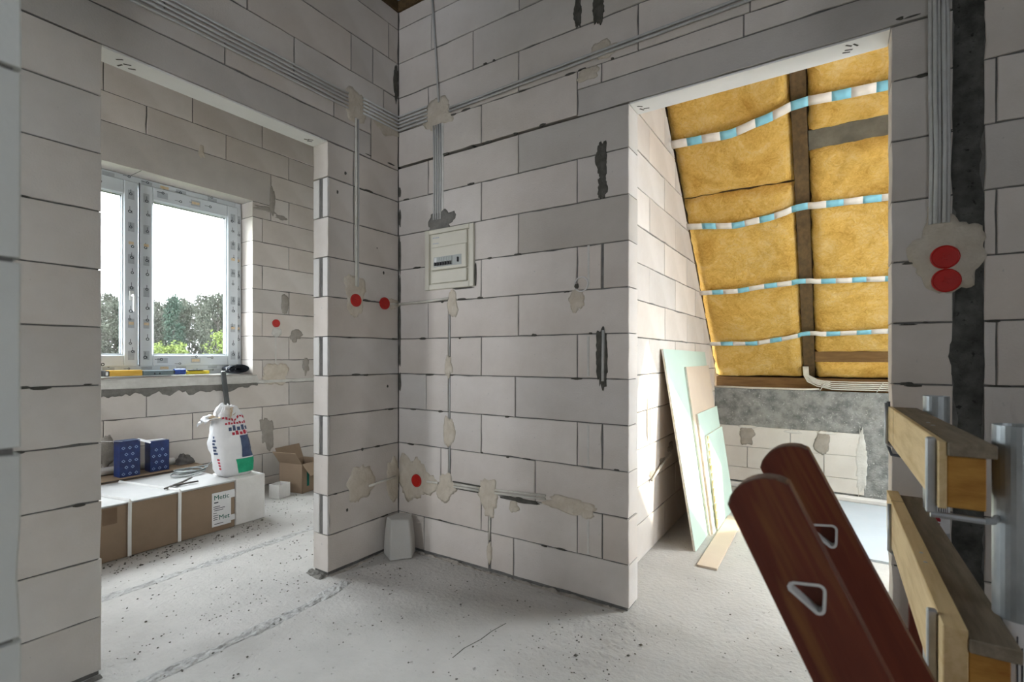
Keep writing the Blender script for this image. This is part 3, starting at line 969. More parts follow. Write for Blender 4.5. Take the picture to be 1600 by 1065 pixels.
def print_marks(parent, rects, t, seed, mxo):
    """printed protective film: grey blocks, key-like marks and ochre stamps on the frame faces"""
    rp = random.Random(seed)
    for kind, m in (('film_block', 'ink_grey'), ('film_mark', 'ink'), ('film_stamp', 'ink_orange')):
        p = MB()
        for (a0, a1, z0, z1) in rects:
            vert = (z1 - z0) > (a1 - a0)
            ln = (z1 - z0) if vert else (a1 - a0)
            step = 0.115
            n = int(ln / step)
            for i in range(n):
                c = (i + 0.5) * step
                if vert: ca, cz = (a0 + a1) / 2, z0 + c
                else: ca, cz = a0 + c, (z0 + z1) / 2
                hw = (a1 - a0 if vert else z1 - z0) * 0.5
                x = -4.08 - t + 0.0006
                if kind == 'film_block' and i % 2 == 0:
                    e = hw * 0.62
                    p.box(x - .0004, x, ca - (e if vert else .035), ca + (e if vert else .035), cz - (.033 if vert else e), cz + (.033 if vert else e))
                if kind == 'film_mark':
                    s = rp.uniform(0.8, 1.1) * min(0.011, hw * 0.5)
                    oa, oz = ca + rp.uniform(-.3, .3) * hw, cz + rp.uniform(-.03, .03)
                    x2 = x + 0.0004
                    for q in range(8):
                        a = 2 * math.pi * q / 8; a2 = 2 * math.pi * (q + 1) / 8
                        p.add([(x2, oa + s * math.cos(a), oz + s * math.sin(a)), (x2, oa + s * math.cos(a2), oz + s * math.sin(a2)),
                               (x2, oa + s * .55 * math.cos(a2), oz + s * .55 * math.sin(a2)), (x2, oa + s * .55 * math.cos(a), oz + s * .55 * math.sin(a))], [(0, 1, 2, 3)])
                    if vert:
                        p.box(x2 - .0002, x2, oa - .0015, oa + .0015, oz + s, oz + s * 3.2)
                        if i % 3 == 0: p.box(x2 - .0002, x2, oa + hw * .35, oa + hw * .45, oz - .012, oz + .008)
                    else:
                        p.box(x2 - .0002, x2, oa - s * 4.0, oa - s, oz - .0015, oz + .0015)
                if kind == 'film_stamp' and i % 5 == 2:
                    p.box(x + .0002, x + .0005, ca - .028 if not vert else ca - hw * .5, ca + .028 if not vert else ca + hw * .5, cz - .010, cz + .010)
        if p.f: p.build(kind, m, parent, mx=mxo, recalc=False)


print_marks(win, [(YW0 + .006, YW0 + .05, 1.05, 2.34), (YW1 - .048, YW1 - .006, 1.05, 2.34), (YW0 + .06, YW1 - .06, 2.352, 2.394), (YW0 + .06, YW1 - .06, 0.996, 1.03)], 0.165, 4, WT)
for sname, a0, a1 in (('window_sash', 0.83, 1.538), ('window_sash', 1.546, 2.256)):
    s = ring(a0, a1, 1.028, 2.356, 0.086, 0.148, 0.214, 0.006, wt=0.10, wbm=0.082)
    so = s.build(sname, 'pvc', win, mx=WT)
    g = ring(a0 + 0.083, a1 - 0.083, 1.107, 2.259, 0.012, 0.160, 0.20, 0.002)
    g.build('glazing_bead', 'pvc', so)
    g = ring(a0 + 0.094, a1 - 0.094, 1.118, 2.248, 0.004, 0.170, 0.20, 0.001)
    g.build('gasket', 'gasket', so)
    p = MB()
    wbox(p, a0 + 0.09, a1 - 0.09, 1.112, 2.254, 0.188, 0.192, 0.0005)
    p.build('pane', 'glass', so)
    print_marks(so, [(a0 + .012, a0 + .074, 1.05, 2.33), (a1 - .074, a1 - .012, 1.05, 2.33), (a0 + .09, a1 - .09, 2.27, 2.345), (a0 + .09, a1 - .09, 1.038, 1.10)], 0.148, int(a0 * 99), Matrix.Identity(4))
    if a0 < 1:
        h = MB()
        h.bbox(-4.228, -4.218, 1.482, 1.510, 1.50, 1.57, 0.003)
        h.tube([(-4.215, 1.496, 1.535), (-4.185, 1.496, 1.535), (-4.178, 1.496, 1.52), (-4.178, 1.496, 1.42)], 0.008, 8)
        h.build('handle', 'white', so)
MB().box(-4.222, -4.215, 1.5385, 1.5455, 1.03, 2.355).build('sash_gap_seal', 'gasket', win, mx=WT)

# sill: pale mortar bed on the wall below, dripping grey mortar under it, the chase along the wall
sill = MB()
def sfn(a, b):
    y = YW0 + (YW1 + 0.02 - YW0) * a
    x = -4.245 + b * 0.172
    return (x, y, ZW0 + 0.006 - 0.004 * b + 0.002 * noise.noise(Vector((x * 20, y * 12, 0))))
sill.grid(60, 6, sfn)
sill.build('sill_bed', 'plaster_pale', wd.obj, recalc=False)
band = MB()
def bfn(a, b):
    y = 0.6 + (2.95 - 0.6) * a
    z = 0.872 + 0.078 * b
    wid = 0.5 + 0.5 * (1 if y < 2.33 else 0.35)
    z = 0.872 + (0.078 if y < 2.33 else 0.030) * b + 0.004 * noise.noise(Vector((y * 9, b * 3, 2)))
    t = 0.010 + 0.004 * noise.noise(Vector((y * 6, b * 4, 9))) if 0 < b < 1 else -0.004
    return (-4.08 + t, y, z)
band.grid(140, 8, bfn)
band.build('plaster_band', 'plaster_pale', wd.obj, smooth=False, recalc=False)
drip = MB()
rd = random.Random(12)
def dfn(a, b):
    y = 0.6 + (2.34 - 0.6) * a
    depth = 0.055 + 0.05 * noise.noise(Vector((y * 5.0, 1, 4))) + 0.03 * noise.noise(Vector((y * 14.0, 1, 7))) + 0.014 * noise.noise(Vector((y * 40.0, 1, 7)))
    depth = max(0.012, depth) * (1.15 - 0.5 * max(0, (y - 1.9) / 0.44))
    z = 0.885 - depth * b
    t = 0.006 + 0.002 * noise.noise(Vector((y * 20, b * 4, 1))) if b < 1 else -0.004
    return (-4.08 + t, y, z)
drip.grid(170, 5, dfn)
drip.build('mortar_drip', 'mortar', wd.obj, recalc=False)
wd.patch(2.47, 2.44, 0.025, 0.10, 'mortar_pale', 'mortar_patch', wob=0.3)
wd.patch(2.40, 2.36, 0.10, 0.022, 'mortar_pale', 'mortar_patch', wob=0.3)
wd.patch(2.55, 2.32, 0.05, 0.02, 'mortar_pale', 'mortar_patch', wob=0.3)
wd.patch(2.587, 1.565, 0.035, 0.085, 'mortar_pale', 'mortar_patch', wob=0.15)
wd.patch(2.693, 1.285, 0.06, 0.05, 'mortar_pale', 'mortar_patch', wob=0.4)
wd.patch(2.80, 1.02, 0.03, 0.07, 'mortar_pale', 'mortar_patch', wob=0.4)
wd.patch(2.51, 0.942, 0.11, 0.10, 'plaster', wob=0.35, thick=0.007)
wd.patch(2.51, 1.31, 0.045, 0.04, 'plaster_pale', wob=0.2)
wd.patch(1.02, 2.63, 0.02, 0.03, 'plaster', wob=0.3)
wd.patch(1.90, 2.67, 0.02, 0.045, 'plaster', wob=0.3)
wd.patch(2.42, 0.45, 0.06, 0.14, 'mortar_pale', 'mortar_patch', wob=0.3)
wd.patch(1.30, 0.46, 0.05, 0.10, 'mortar_pale', 'mortar_patch', wob=0.3)
MB().box(-4.083, -4.0785, 2.497, 2.507, 0.99, 1.35).build('filled_chase', 'plaster_pale', wd.obj)


# ------------------------------------------------------------------ plaster and mortar patches on the hall walls
for a, z, ra, rz in ((-1.823, 2.425, 0.095, 0.075), (-1.72, 1.375, 0.035, 0.065), (-1.748, 1.05, 0.024, 0.058), (-1.741, 0.69, 0.036, 0.078),
                     (-2.02, 0.41, 0.10, 0.125), (-1.90, 0.39, 0.06, 0.055), (-1.77, 0.385, 0.065, 0.068), (-1.49, 0.39, 0.06, 0.068), (-1.33, 0.355, 0.032, 0.028), (-1.03, 0.415, 0.13, 0.036),
                     (-0.96, 0.40, 0.06, 0.035), (-1.478, 0.33, 0.03, 0.055), (-1.478, 0.10, 0.014, 0.05), (-0.99, 1.355, 0.035, 0.05), (-0.72 - 0.14, 2.455, 0.06, 0.04), (-0.93, 2.37, 0.05, 0.03)):
    wb.patch(a, z, ra, rz, wob=0.28)
wb.patch(-1.80, 1.83, 0.085, 0.062, 'mortar', 'mortar_patch', wob=0.3)
wb.patch(0.298, 1.425, 0.085, 0.115, 'plaster', wob=0.22, thick=0.007, spikes=0.07, n=64)
wb.patch(0.275, 1.55, 0.028, 0.05, 'plaster', wob=0.2, thick=0.007)
for a, z, ra, rz in ((-0.867, 1.965, 0.026, 0.075), (-0.862, 1.845, 0.022, 0.05), (-0.866, 1.10, 0.030, 0.125), (-0.882, 2.66, 0.030, 0.085), (-0.983, 2.67, 0.018, 0.07)):
    wb.patch(a, z, ra, rz, 'mortar_dark', 'mortar_patch', wob=0.22, spikes=0.2, n=46)
rm = random.Random(41)
for i in range(46):                                        # mortar squeezed from the joints
    k = rm.randint(1, 13)
    a = rm.uniform(-2.1, -0.78)
    wb.patch(a, 0.2 * k + rm.uniform(-.004, .004), rm.uniform(0.006, 0.03), rm.uniform(0.003, 0.007), 'mortar_dark', 'mortar_smear', n=14, thick=0.003, seed=i)
for i in range(26):
    k = rm.randint(1, 11)
    a = rm.uniform(0.17, 0.30) if i % 2 else rm.uniform(0.40, 0.60)
    wb.patch(a, 0.2 * k + 0.006 + rm.uniform(-.004, .004), rm.uniform(0.005, 0.025), rm.uniform(0.002, 0.006), 'mortar_dark', 'mortar_smear', n=14, thick=0.003, seed=i + 100)
for i in range(24):
    k = rm.randint(1, 13)
    a = rm.uniform(1.62, 2.05) if i % 3 else rm.uniform(0.45, 0.66)
    wa.patch(a, 0.2 * k + rm.uniform(-.004, .004), rm.uniform(0.006, 0.03), rm.uniform(0.002, 0.006), 'mortar_dark', 'mortar_smear', n=14, thick=0.003, seed=i + 200)
for a, z, ra, rz in ((1.756, 2.43, 0.075, 0.085), (1.752, 1.45, 0.07, 0.075), (1.752, 1.37, 0.05, 0.06), (2.02, 1.40, 0.04, 0.03), (1.782, 0.415, 0.085, 0.105), (2.02, 0.40, 0.05, 0.11), (1.98, 2.42, 0.09, 0.06)):
    wa.patch(a, z, ra, rz, wob=0.25)
wa.patch(2.045, 2.69, 0.016, 0.10, 'mortar_dark', 'mortar_patch', wob=0.3, spikes=0.2)
for z, h in ((2.05, 0.03), (1.9, 0.05), (1.68, 0.10), (1.48, 0.09), (1.27, 0.12), (1.12, 0.08), (0.95, 0.05)):
    wb.patch(-2.118, z, 0.008, h, 'mortar_dark', 'mortar_smear', wob=0.3, n=20, thick=0.004)
for a, z in ((1.69, 2.05), (1.64, 1.94), (1.90, 1.70), (1.95, 1.57), (1.98, 0.93), (1.80, 0.60), (1.70, 0.30)):
    wa.patch(a, z, 0.006, 0.009, 'mortar_dark', 'mortar_smear', n=10, thick=0.002)
# pale vertical scratches and filled chases
MB().box(-0.935, -0.925, 2.0625, 2.066, 1.41, 1.60).build('filled_chase', 'plaster_pale', wb.obj)
for z0, z1 in ((0.21, 0.39), (0.61, 0.79), (1.01, 1.19)):
    MB().box(-0.936, -0.927, 2.0622, 2.066, z0, z1).build('filled_chase', 'plaster_pale', wb.obj)
MB().box(-1.857, -1.785, 2.0615, 2.066, 1.86, 2.37).build('filled_chase', 'plaster_pale', wb.obj)

rq = random.Random(77)
for wall_o, pts in ((wa.obj, [(-2.19 + rq.uniform(-.03, .03), 0.75 + rq.uniform(-.05, .05), 2.1735) for _ in range(4)] + [(-2.18 + rq.uniform(-.02, .02), 1.50 + rq.uniform(-.03, .03), 2.1735) for _ in range(3)]),
                    (wb.obj, [(-0.69 + rq.uniform(-.03, .03), 2.12 + rq.uniform(-.03, .03), 2.1835) for _ in range(3)] + [(0.06 + rq.uniform(-.03, .03), 2.12 + rq.uniform(-.03, .03), 2.1835) for _ in range(4)])):
    for x, y, z in pts:
        MB().bbox(-0.012, 0.012, -0.003, 0.003, -0.0005, 0.0012, 0.0003, Matrix.Translation((x, y, z)) @ Matrix.Rotation(rq.uniform(0.2, 1.2), 4, 'Z')).build('soffit_mark', 'mortar_dark', wall_o)

# ------------------------------------------------------------------ cables and conduits
def wavy(pts, amp, seed, step=0.12):
    out = []
    pts = [Vector(p) for p in pts]
    for p, q in zip(pts[:-1], pts[1:]):
        n = max(1, int((q - p).length / step))
        for i in range(n):
            c = p.lerp(q, i / n)
            out.append(c + Vector((amp * noise.noise(Vector((seed, c.x * 5 + c.y * 5, c.z * 5))), 0 * amp, amp * noise.noise(Vector((c.x * 5 + c.y * 5, seed, c.z * 5))))))
    out.append(pts[-1])
    return out


def cable(pts, r, label, group=None, m='cable', n=6, amp=0.0, seed=0, name='cable', bundle=None):
    if amp: pts = wavy(pts, amp, seed)
    if bundle is not None:
        return MB().tube(pts, r, n).build(name, m, bundle, smooth=True, mx=Matrix.Translation(-bundle.location))
    o = MB().tube(pts, r, n).build(name, m, smooth=True)
    return tag(o, label, 'cable', group)


def bundle(loc, label):
    return empty('cable_bundle', loc, label=label, cat='cables')


B1 = bundle((-2.121, 0.05, 2.40), 'bundle of five grey cables running high above the window room doorway')
B2 = bundle((-2.122, 1.80, 2.43), 'short bundle of grey cables bending round the room corner high up')
B3 = bundle((-1.74, 2.057, 2.43), 'pair of grey cables running high over the attic doorway')
B4 = bundle((-1.83, 2.059, 1.85), 'pale cables dropping from a plaster lump into the fuse box')
for i in range(5):                                         # bundle along wall_left, above the doorway
    z = 2.385 + i * 0.019
    cable([(-2.121, 0.05, z - 0.02), (-2.121, 0.9, z), (-2.121, 1.70, z + 0.006)], 0.0058, '', m='cable_pale', seed=i, amp=0.004, bundle=B1)
for i in range(5):
    z = 2.395 + i * 0.02
    cable([(-2.122, 1.80, z + 0.01), (-2.122, 2.045, z + 0.012), (-2.117, 2.056, z + 0.012), (-1.90, 2.056, z + 0.014)], 0.0058, '', m='cable_pale', seed=i, bundle=B2)
for i in range(2):
    z = 2.420 + i * 0.017
    cable([(-1.74, 2.057, z), (-0.93, 2.057, z + 0.014), (-0.80, 2.057, z + 0.016), (0.30, 2.057, z + 0.03)], 0.0065, '', seed=i, amp=0.003, bundle=B3)
for i in range(4):
    x = -1.853 + i * 0.016
    cable([(x, 2.059, 2.37), (x + 0.003, 2.059, 2.1), (x, 2.059, 1.85)], 0.005, '', m='cable', seed=i, amp=0.003, bundle=B4)
cable([(-1.862, 2.057, 3.09), (-1.835, 2.057, 2.75), (-1.815, 2.057, 2.49)], 0.006, 'thin grey cable rising from plaster lump to the ceiling', seed=3)
B5 = bundle((-2.122, 1.76, 1.47), 'two thin cables dropping to the red box beside the doorway')
cable([(-2.122, 1.752, 2.36), (-2.122, 1.753, 1.9), (-2.122, 1.753, 1.47)], 0.006, '', m='cable_white', seed=1, amp=0.002, bundle=B5)
cable([(-2.122, 1.766, 2.36), (-2.122, 1.767, 1.9), (-2.122, 1.764, 1.47)], 0.005, '', m='cable', seed=2, amp=0.002, bundle=B5)
cable([(-2.125, 2.060, 1.402), (-1.93, 2.060, 1.405), (-1.75, 2.060, 1.412)], 0.0075, 'pale conduit from the corner to a plaster lump below the fuse box', m='cable_white')
cable([(-2.125, 1.97, 1.398), (-2.124, 2.055, 1.402)], 0.006, 'short conduit from a red box into the corner', m='cable_white')
for z0, z1 in ((1.10, 1.33), (0.76, 0.99), (0.47, 0.62)):
    cable([(-1.746, 2.067, z0), (-1.745, 2.067, z1)], 0.0045, {1.10: 'upper', 0.76: 'middle', 0.47: 'lower'}[z0] + ' length of grey cable in the upright slot below the fuse box', 'cables in the slot below the fuse box')
cable([(-2.121, 1.84, 0.395), (-2.121, 2.03, 0.408)], 0.007, 'pale conduit low on doorway wall beside a plaster lump', m='cable_white')
cable([(-1.90, 2.057, 0.404), (-1.82, 2.057, 0.407)], 0.007, 'short pale conduit beside the lowest red box', m='cable_white')
B6 = bundle((-1.71, 2.059, 0.40), 'two pale conduits between two low plaster lumps')
B7 = bundle((-1.44, 2.058, 0.41), 'two pale conduits low on the wall towards the attic doorway')
for i in range(2):
    cable([(-1.71, 2.059, 0.402 + i * 0.014), (-1.54, 2.059, 0.405 + i * 0.014)], 0.006, '', m='cable_white', bundle=B6)
    cable([(-1.44, 2.058, 0.408 + i * 0.016), (-1.15, 2.058, 0.424 + i * 0.016)], 0.006, '', m='cable_white', bundle=B7)
cable([(-1.480, 2.066, 0.16), (-1.478, 2.066, 0.29)], 0.005, 'pale conduit in the upright slot near the floor', m='cable_white')
MB().box(-1.72, -1.53, 2.0612, 2.066, 0.391, 0.398).build('painted_chase_shade', 'mortar_dark', wb.obj)  # dark strips painted as the shade along the conduit chase
MB().box(-1.72, -1.53, 2.0612, 2.066, 0.424, 0.431).build('painted_chase_shade', 'mortar_dark', wb.obj)
wb.patch(-1.30, 0.393, 0.10, 0.010, 'mortar_dark', 'mortar_smear', n=24)
cable([(-0.858, 2.055, 0.99), (-0.856, 2.056, 1.215)], 0.007, 'grey conduit end in a dark mortar patch beside the attic doorway')
B8 = bundle((0.275, 2.055, 1.52), 'upright bundle of grey cables ending above the double red box')
for i in range(5):                                         # heavy bundle on the pier
    x = 0.253 + i * 0.0105
    y = 2.055 - (i % 2) * 0.007
    cable([(x, y, 3.09), (x + 0.001, y, 2.6), (x + 0.003, y, 2.1), (x + 0.006, y, 1.75), (x + 0.004, y, 1.52)], 0.0058, '', m='cable_pale', seed=i, amp=0.002, bundle=B8)
# attic cables on the knee wall
B9 = bundle((0.1, 4.60, 0.84), 'bundle of white cables lying along the attic knee wall')
for i in range(9):
    dz = (i % 5) * 0.0145
    dy = (i // 5) * 0.015
    pts = [(-0.21 + 0.004 * i, 4.60, 1.02), (-0.205 + 0.004 * i, 4.60, 0.95), (-0.18 + 0.008 * i, 4.598 - dy, 0.90 + dz * 0.4), (-0.12 + 0.01 * i, 4.597 - dy, 0.868 + dz * 0.7),
           (-0.02, 4.600 - dy, 0.846 + dz), (0.12, 4.602 - dy, 0.845 + dz), (0.30, 4.602 - dy, 0.846 + dz), (0.60, 4.602 - dy, 0.846 + dz), (1.4, 4.602 - dy, 0.846 + dz)]
    cable(pts, 0.0046, '', m='cable_white', seed=i, bundle=B9)
for x in (-0.075, 0.285):
    o = MB()
    ringpts = [(x + 0.02 * math.sin(a), 4.593 + 0.020 * math.cos(a), 0.869 + 0.036 * math.sin(a)) for a in [2 * math.pi * k / 16 for k in range(17)]]
    o.tube(ringpts, 0.003, 5)
    o.build('cable_tie', 'cable_white', B9, smooth=True, mx=Matrix.Translation(-B9.location))
cable([(-0.88, 4.608, 0.838), (-0.5, 4.606, 0.836), (-0.2, 4.604, 0.837), (-0.1, 4.602, 0.842)], 0.008, 'pale conduit along the knee wall below the brown timber', m='cable_white')
cable([(-0.865, 2.78, 0.40), (-0.862, 2.95, 0.45), (-0.86, 3.15, 0.49)], 0.007, 'pale conduit low on the attic side wall near the green board', m='cable_white')
for a, z, ra, rz in ((2.82, 0.42, 0.05, 0.03), (3.02, 0.46, 0.05, 0.025), (3.22, 0.52, 0.06, 0.028)):
    wc.patch(a, z, ra, rz, 'mortar_pale', 'mortar_patch', wob=0.3)
wc.patch(2.74, 0.76, 0.012, 0.12, 'mortar_pale', 'mortar_patch', wob=0.3)
# conduit hugging the doorway edge by the railing
cable([(0.150, 2.058, 0.95), (0.150, 2.058, 0.80), (0.158, 2.056, 0.775), (0.19, 2.054, 0.772)], 0.005, 'dark cable bent at the doorway edge beside the railing', m='gasket')


# ------------------------------------------------------------------ junction boxes and the fuse box
def junction_box(wall, a, z, label, r=0.034):
    """round red cap with rim, radial marks and a raised centre"""
    root = empty('junction_box', wall.P(a, z, -0.001), label=label, cat='junction box', group='red junction boxes')
    B = wall.mx(a, z, -0.001)
    B.translation = (0, 0, 0)
    p = MB().lathe([(r * 0.96, -0.012), (r, 0.004), (r, 0.009), (r * 0.92, 0.012), (r * 0.86, 0.0095), (0.0, 0.0105)], 28, B)
    lid = p.build('lid', 'red', root, smooth=False)
    q = MB()
    q.lathe([(0.006, 0.009), (0.006, 0.0125), (0.0, 0.013)], 12, B)
    for k in range(2):
        a0 = k * math.pi / 2 + 0.4
        q.bbox(-0.013, 0.013, -0.0012, 0.0012, 0.0098, 0.0118, 0.0004, B @ Matrix.Rotation(a0, 4, 'Z'))
    q.build('lid_screw_slot', 'red', lid)
    return root


junction_box(wa, 1.752, 1.396, 'red round junction box below two thin cables beside the doorway')
junction_box(wa, 1.953, 1.398, 'red round junction box close to the inner room corner')
junction_box(wb, -1.981, 0.398, 'red round junction box low on the wall above the floor', 0.036)
junction_box(wd, 2.503, 1.388, 'red round junction box on the wall beside the window')
junction_box(wb, 0.292, 1.412, 'upper lid of the double red box under the cable bundle', 0.037)
junction_box(wb, 0.295, 1.338, 'lower lid of the double red box under the cable bundle', 0.037)
# empty pale ring of an unfinished box
p = MB().lathe([(0.034, -0.004), (0.036, 0.004), (0.034, 0.006), (0.030, 0.006), (0.029, -0.004), (0.034, -0.004)], 28, wb.mx(-0.964, 1.427))
tag(p.build('plastered_box_ring', 'foam'), 'pale round ring of a plastered-over box near the doorway', 'junction box')
wb.patch(-0.988, 1.42, 0.010, 0.012, 'mortar_dark', 'mortar_smear', n=14, thick=0.008)

fx0, fx1, fz0, fz1 = -1.913, -1.572, 1.465, 1.795
fb = empty('fuse_box', ((fx0 + fx1) / 2, 2.064, fz0), label='ivory fuse box with a row of black breakers in the ahead wall', cat='fuse box')
FT = Matrix.Translation(-fb.location)
p = MB()
W_ = 0.032
for b_ in ((fx0, fx0 + W_, fz0, fz1), (fx1 - 0.028, fx1, fz0, fz1), (fx0 + W_, fx1 - 0.028, fz0, fz0 + 0.030), (fx0 + W_, fx1 - 0.028, fz1 - 0.024, fz1)):
    p.bbox(b_[0], b_[1], 2.050, 2.072, b_[2], b_[3], 0.003)
p.build('frame', 'board_plastic', fb, mx=FT)
p = MB().bbox(fx0 + 0.025, fx1 - 0.02, 2.062, 2.070, fz0 + 0.02, fz1 - 0.015, 0.002)
p.build('back_panel', 'board_plastic', fb, mx=FT)
cv = MB()
ix0, ix1 = fx0 + 0.052, fx1 - 0.045
cv.bbox(ix0, ix1, 2.052, 2.066, fz1 - 0.10, fz1 - 0.026, 0.003)
cv.bbox(ix0, ix1, 2.046, 2.066, 1.570, fz1 - 0.10, 0.004)
cv.bbox(ix0, ix1, 2.050, 2.066, fz0 + 0.034, 1.566, 0.003)
cover = cv.build('cover', 'board_plastic', fb, mx=FT)
MB().lathe([(0.026, 0.0), (0.026, 0.002), (0.023, 0.004), (0.0, 0.004)], 20, wb.mx(fx1 - 0.10, 1.745, -0.012)).build('knockout', 'board_plastic', cover, mx=FT)
MB().box(ix0 + 0.02, ix1 - 0.03, 2.0448, 2.047, 1.586, 1.640).build('module_strip', 'board_grey', fb, mx=FT)
for k in range(7):
    x = ix0 + 0.036 + k * 0.0177
    br = MB().bbox(x - 0.0084, x + 0.0084, 2.0415, 2.046, 1.590, 1.636, 0.001).build('breaker', 'board_grey' if k else 'white', fb, mx=FT)
    if k < 7:
        MB().bbox(x - 0.006, x + 0.006, 2.034, 2.042, 1.592, 1.610, 0.001).build('switch_lever', 'black', br)
MB().bbox(ix1 - 0.055, ix1 - 0.048, 2.036, 2.046, 1.600, 1.626, 0.001).build('switch_lever', 'black', fb, mx=FT)
for k in range(4):
    MB().box(ix0 + 0.008 + k * 0.012, ix0 + 0.016 + k * 0.012, 2.0512, 2.0525, 1.748 - 0.003, 1.748 + 0.003).build('printed_mark', 'ink_grey', cover)
MB().box(ix0 + 0.008, ix0 + 0.05, 2.0512, 2.0525, 1.715, 1.719).build('printed_mark', 'ink_grey', cover)
wb.patch(-1.65, 1.462, 0.07, 0.006, 'mortar_dark', 'mortar_smear', n=20)
wb.patch(-1.567, 1.53, 0.006, 0.06, 'mortar_dark', 'mortar_smear', n=20)

# ------------------------------------------------------------------ loose block in the corner
lb = MB()
q = [(-2.115, 1.935), (-2.00, 1.875), (-1.925, 1.965), (-1.985, 2.055), (-2.11, 2.05)]
n = len(q)
top = [(x * 1.0 + (-2.05 - x) * 0.22, y + (1.985 - y) * 0.18, 0.205 + 0.012 * (i % 2)) for i, (x, y) in enumerate(q)]
mid = [(x + (-2.04 - x) * 0.04, y + (1.98 - y) * 0.04, 0.10) for x, y in q]
lb.add([(x, y, 0.0) for x, y in q] + mid + top, [tuple(range(n - 1, -1, -1))] + [(i, (i + 1) % n, n + (i + 1) % n, n + i) for i in range(n)] +
       [(n + i, n + (i + 1) % n, 2 * n + (i + 1) % n, 2 * n + i) for i in range(n)] + [tuple(2 * n + i for i in range(n))])
o = lb.build('loose_block', 'aac')
o.color = (0.52, 0.51, 0.48, 1)
bv = o.modifiers.new('edges', 'BEVEL'); bv.width = 0.008; bv.segments = 2
tag(o, 'broken pale aerated concrete block standing in the room corner', 'block')

# ------------------------------------------------------------------ plasterboards in the attic
def sheet(name, b0, b1, t1, t0, th, front, back, label):
    """leaning board: bottom corners b0, b1, top corners t1, t0 on its visible face; th behind it"""
    b0, b1, t1, t0 = map(Vector, (b0, b1, t1, t0))
    nrm = (b1 - b0).cross(t0 - b0).normalized()
    if nrm.x < 0: nrm = -nrm
    root = empty(name, b0, label=label, cat='plasterboard', group='plasterboards leaning in the attic')
    e = 0.0012
    P4 = [b0, b1, t1, t0]
    for nm, m, w0, w1 in (('front_paper', front, -e, 0.0), ('gypsum_core', 'gypsum_core', -th + e, -e), ('back_paper', back, -th, -th + e)):
        vs = [p + nrm * w1 - b0 for p in P4] + [p + nrm * w0 - b0 for p in P4]
        MB().add(vs, [(0, 1, 2, 3), (7, 6, 5, 4)] + [(i, (i + 1) % 4, 4 + (i + 1) % 4, 4 + i) for i in range(4)]).build(nm, m, root)
    return root


sheet('plasterboard', (-0.655, 2.905, 0.0), (-0.655, 3.93, 0.0), (-0.862, 4.13, 1.135), (-0.862, 2.99, 1.145), 0.0125, 'gypsum_green', 'gypsum_beige', 'largest green plasterboard leaning on the attic side wall')
sheet('plasterboard', (-0.6415, 3.22, 0.0), (-0.6415, 3.92, 0.0), (-0.828, 4.10, 1.03), (-0.828, 3.40, 1.03), 0.0125, 'gypsum_beige', 'gypsum_green', 'beige faced plasterboard leaning in front of the big green one')
sheet('plasterboard', (-0.628, 3.25, 0.0), (-0.628, 3.91, 0.0), (-0.758, 4.06, 0.72), (-0.758, 3.42, 0.72), 0.0125, 'gypsum_green', 'gypsum_beige', 'smaller green plasterboard in the middle of the leaning boards')
g3 = sheet('plasterboard', (-0.6145, 3.33, 0.0), (-0.6145, 3.93, 0.0), (-0.7165, 4.03, 0.57), (-0.7165, 3.49, 0.57), 0.0125, 'gypsum_green', 'gypsum_beige', 'lowest plasterboard with a torn edge in front of the leaning boards')
tp = MB()
rt = random.Random(9)
for i in range(12):
    s = i / 11
    y, z, x = 3.505 - 0.16 * s, 0.545 - 0.50 * s, -0.724 + 0.089 * s
    tp.bbox(x - 0.004 + 0.012, x + 0.004 + 0.012, y - 0.012 - rt.random() * .008, y + 0.012 + rt.random() * .008, z - 0.03, z + 0.022, 0.002)
tp.build('torn_edge', 'torn', g3, mx=Matrix.Translation(-g3.location))
o = MB().bbox(-0.05, 0.05, 0, 0.955, 0, 0.0125, 0.0015).build('plasterboard_offcut', 'gypsum_beige', loc=(-0.555, 2.705, 0.0), rot=(0, 0, math.radians(0.5)))
tag(o, 'narrow beige plasterboard strip lying flat before the leaning boards', 'plasterboard')
o = MB().prism([(-0.22, 4.50), (2.0, 4.46), (2.0, 3.25), (-0.16, 3.29)], 0.0, 0.0125).build('floor_board', 'gypsum_grey')
tag(o, 'pale blue-grey board lying flat on the attic floor', 'board')
o = MB().bbox(-0.86, 0.5, 4.535, 4.602, 0.0, 0.035, 0.006).build('skirting_foam_strip', 'foam')
tag(o, 'pale foam strip along the foot of the attic knee wall', 'foam strip')

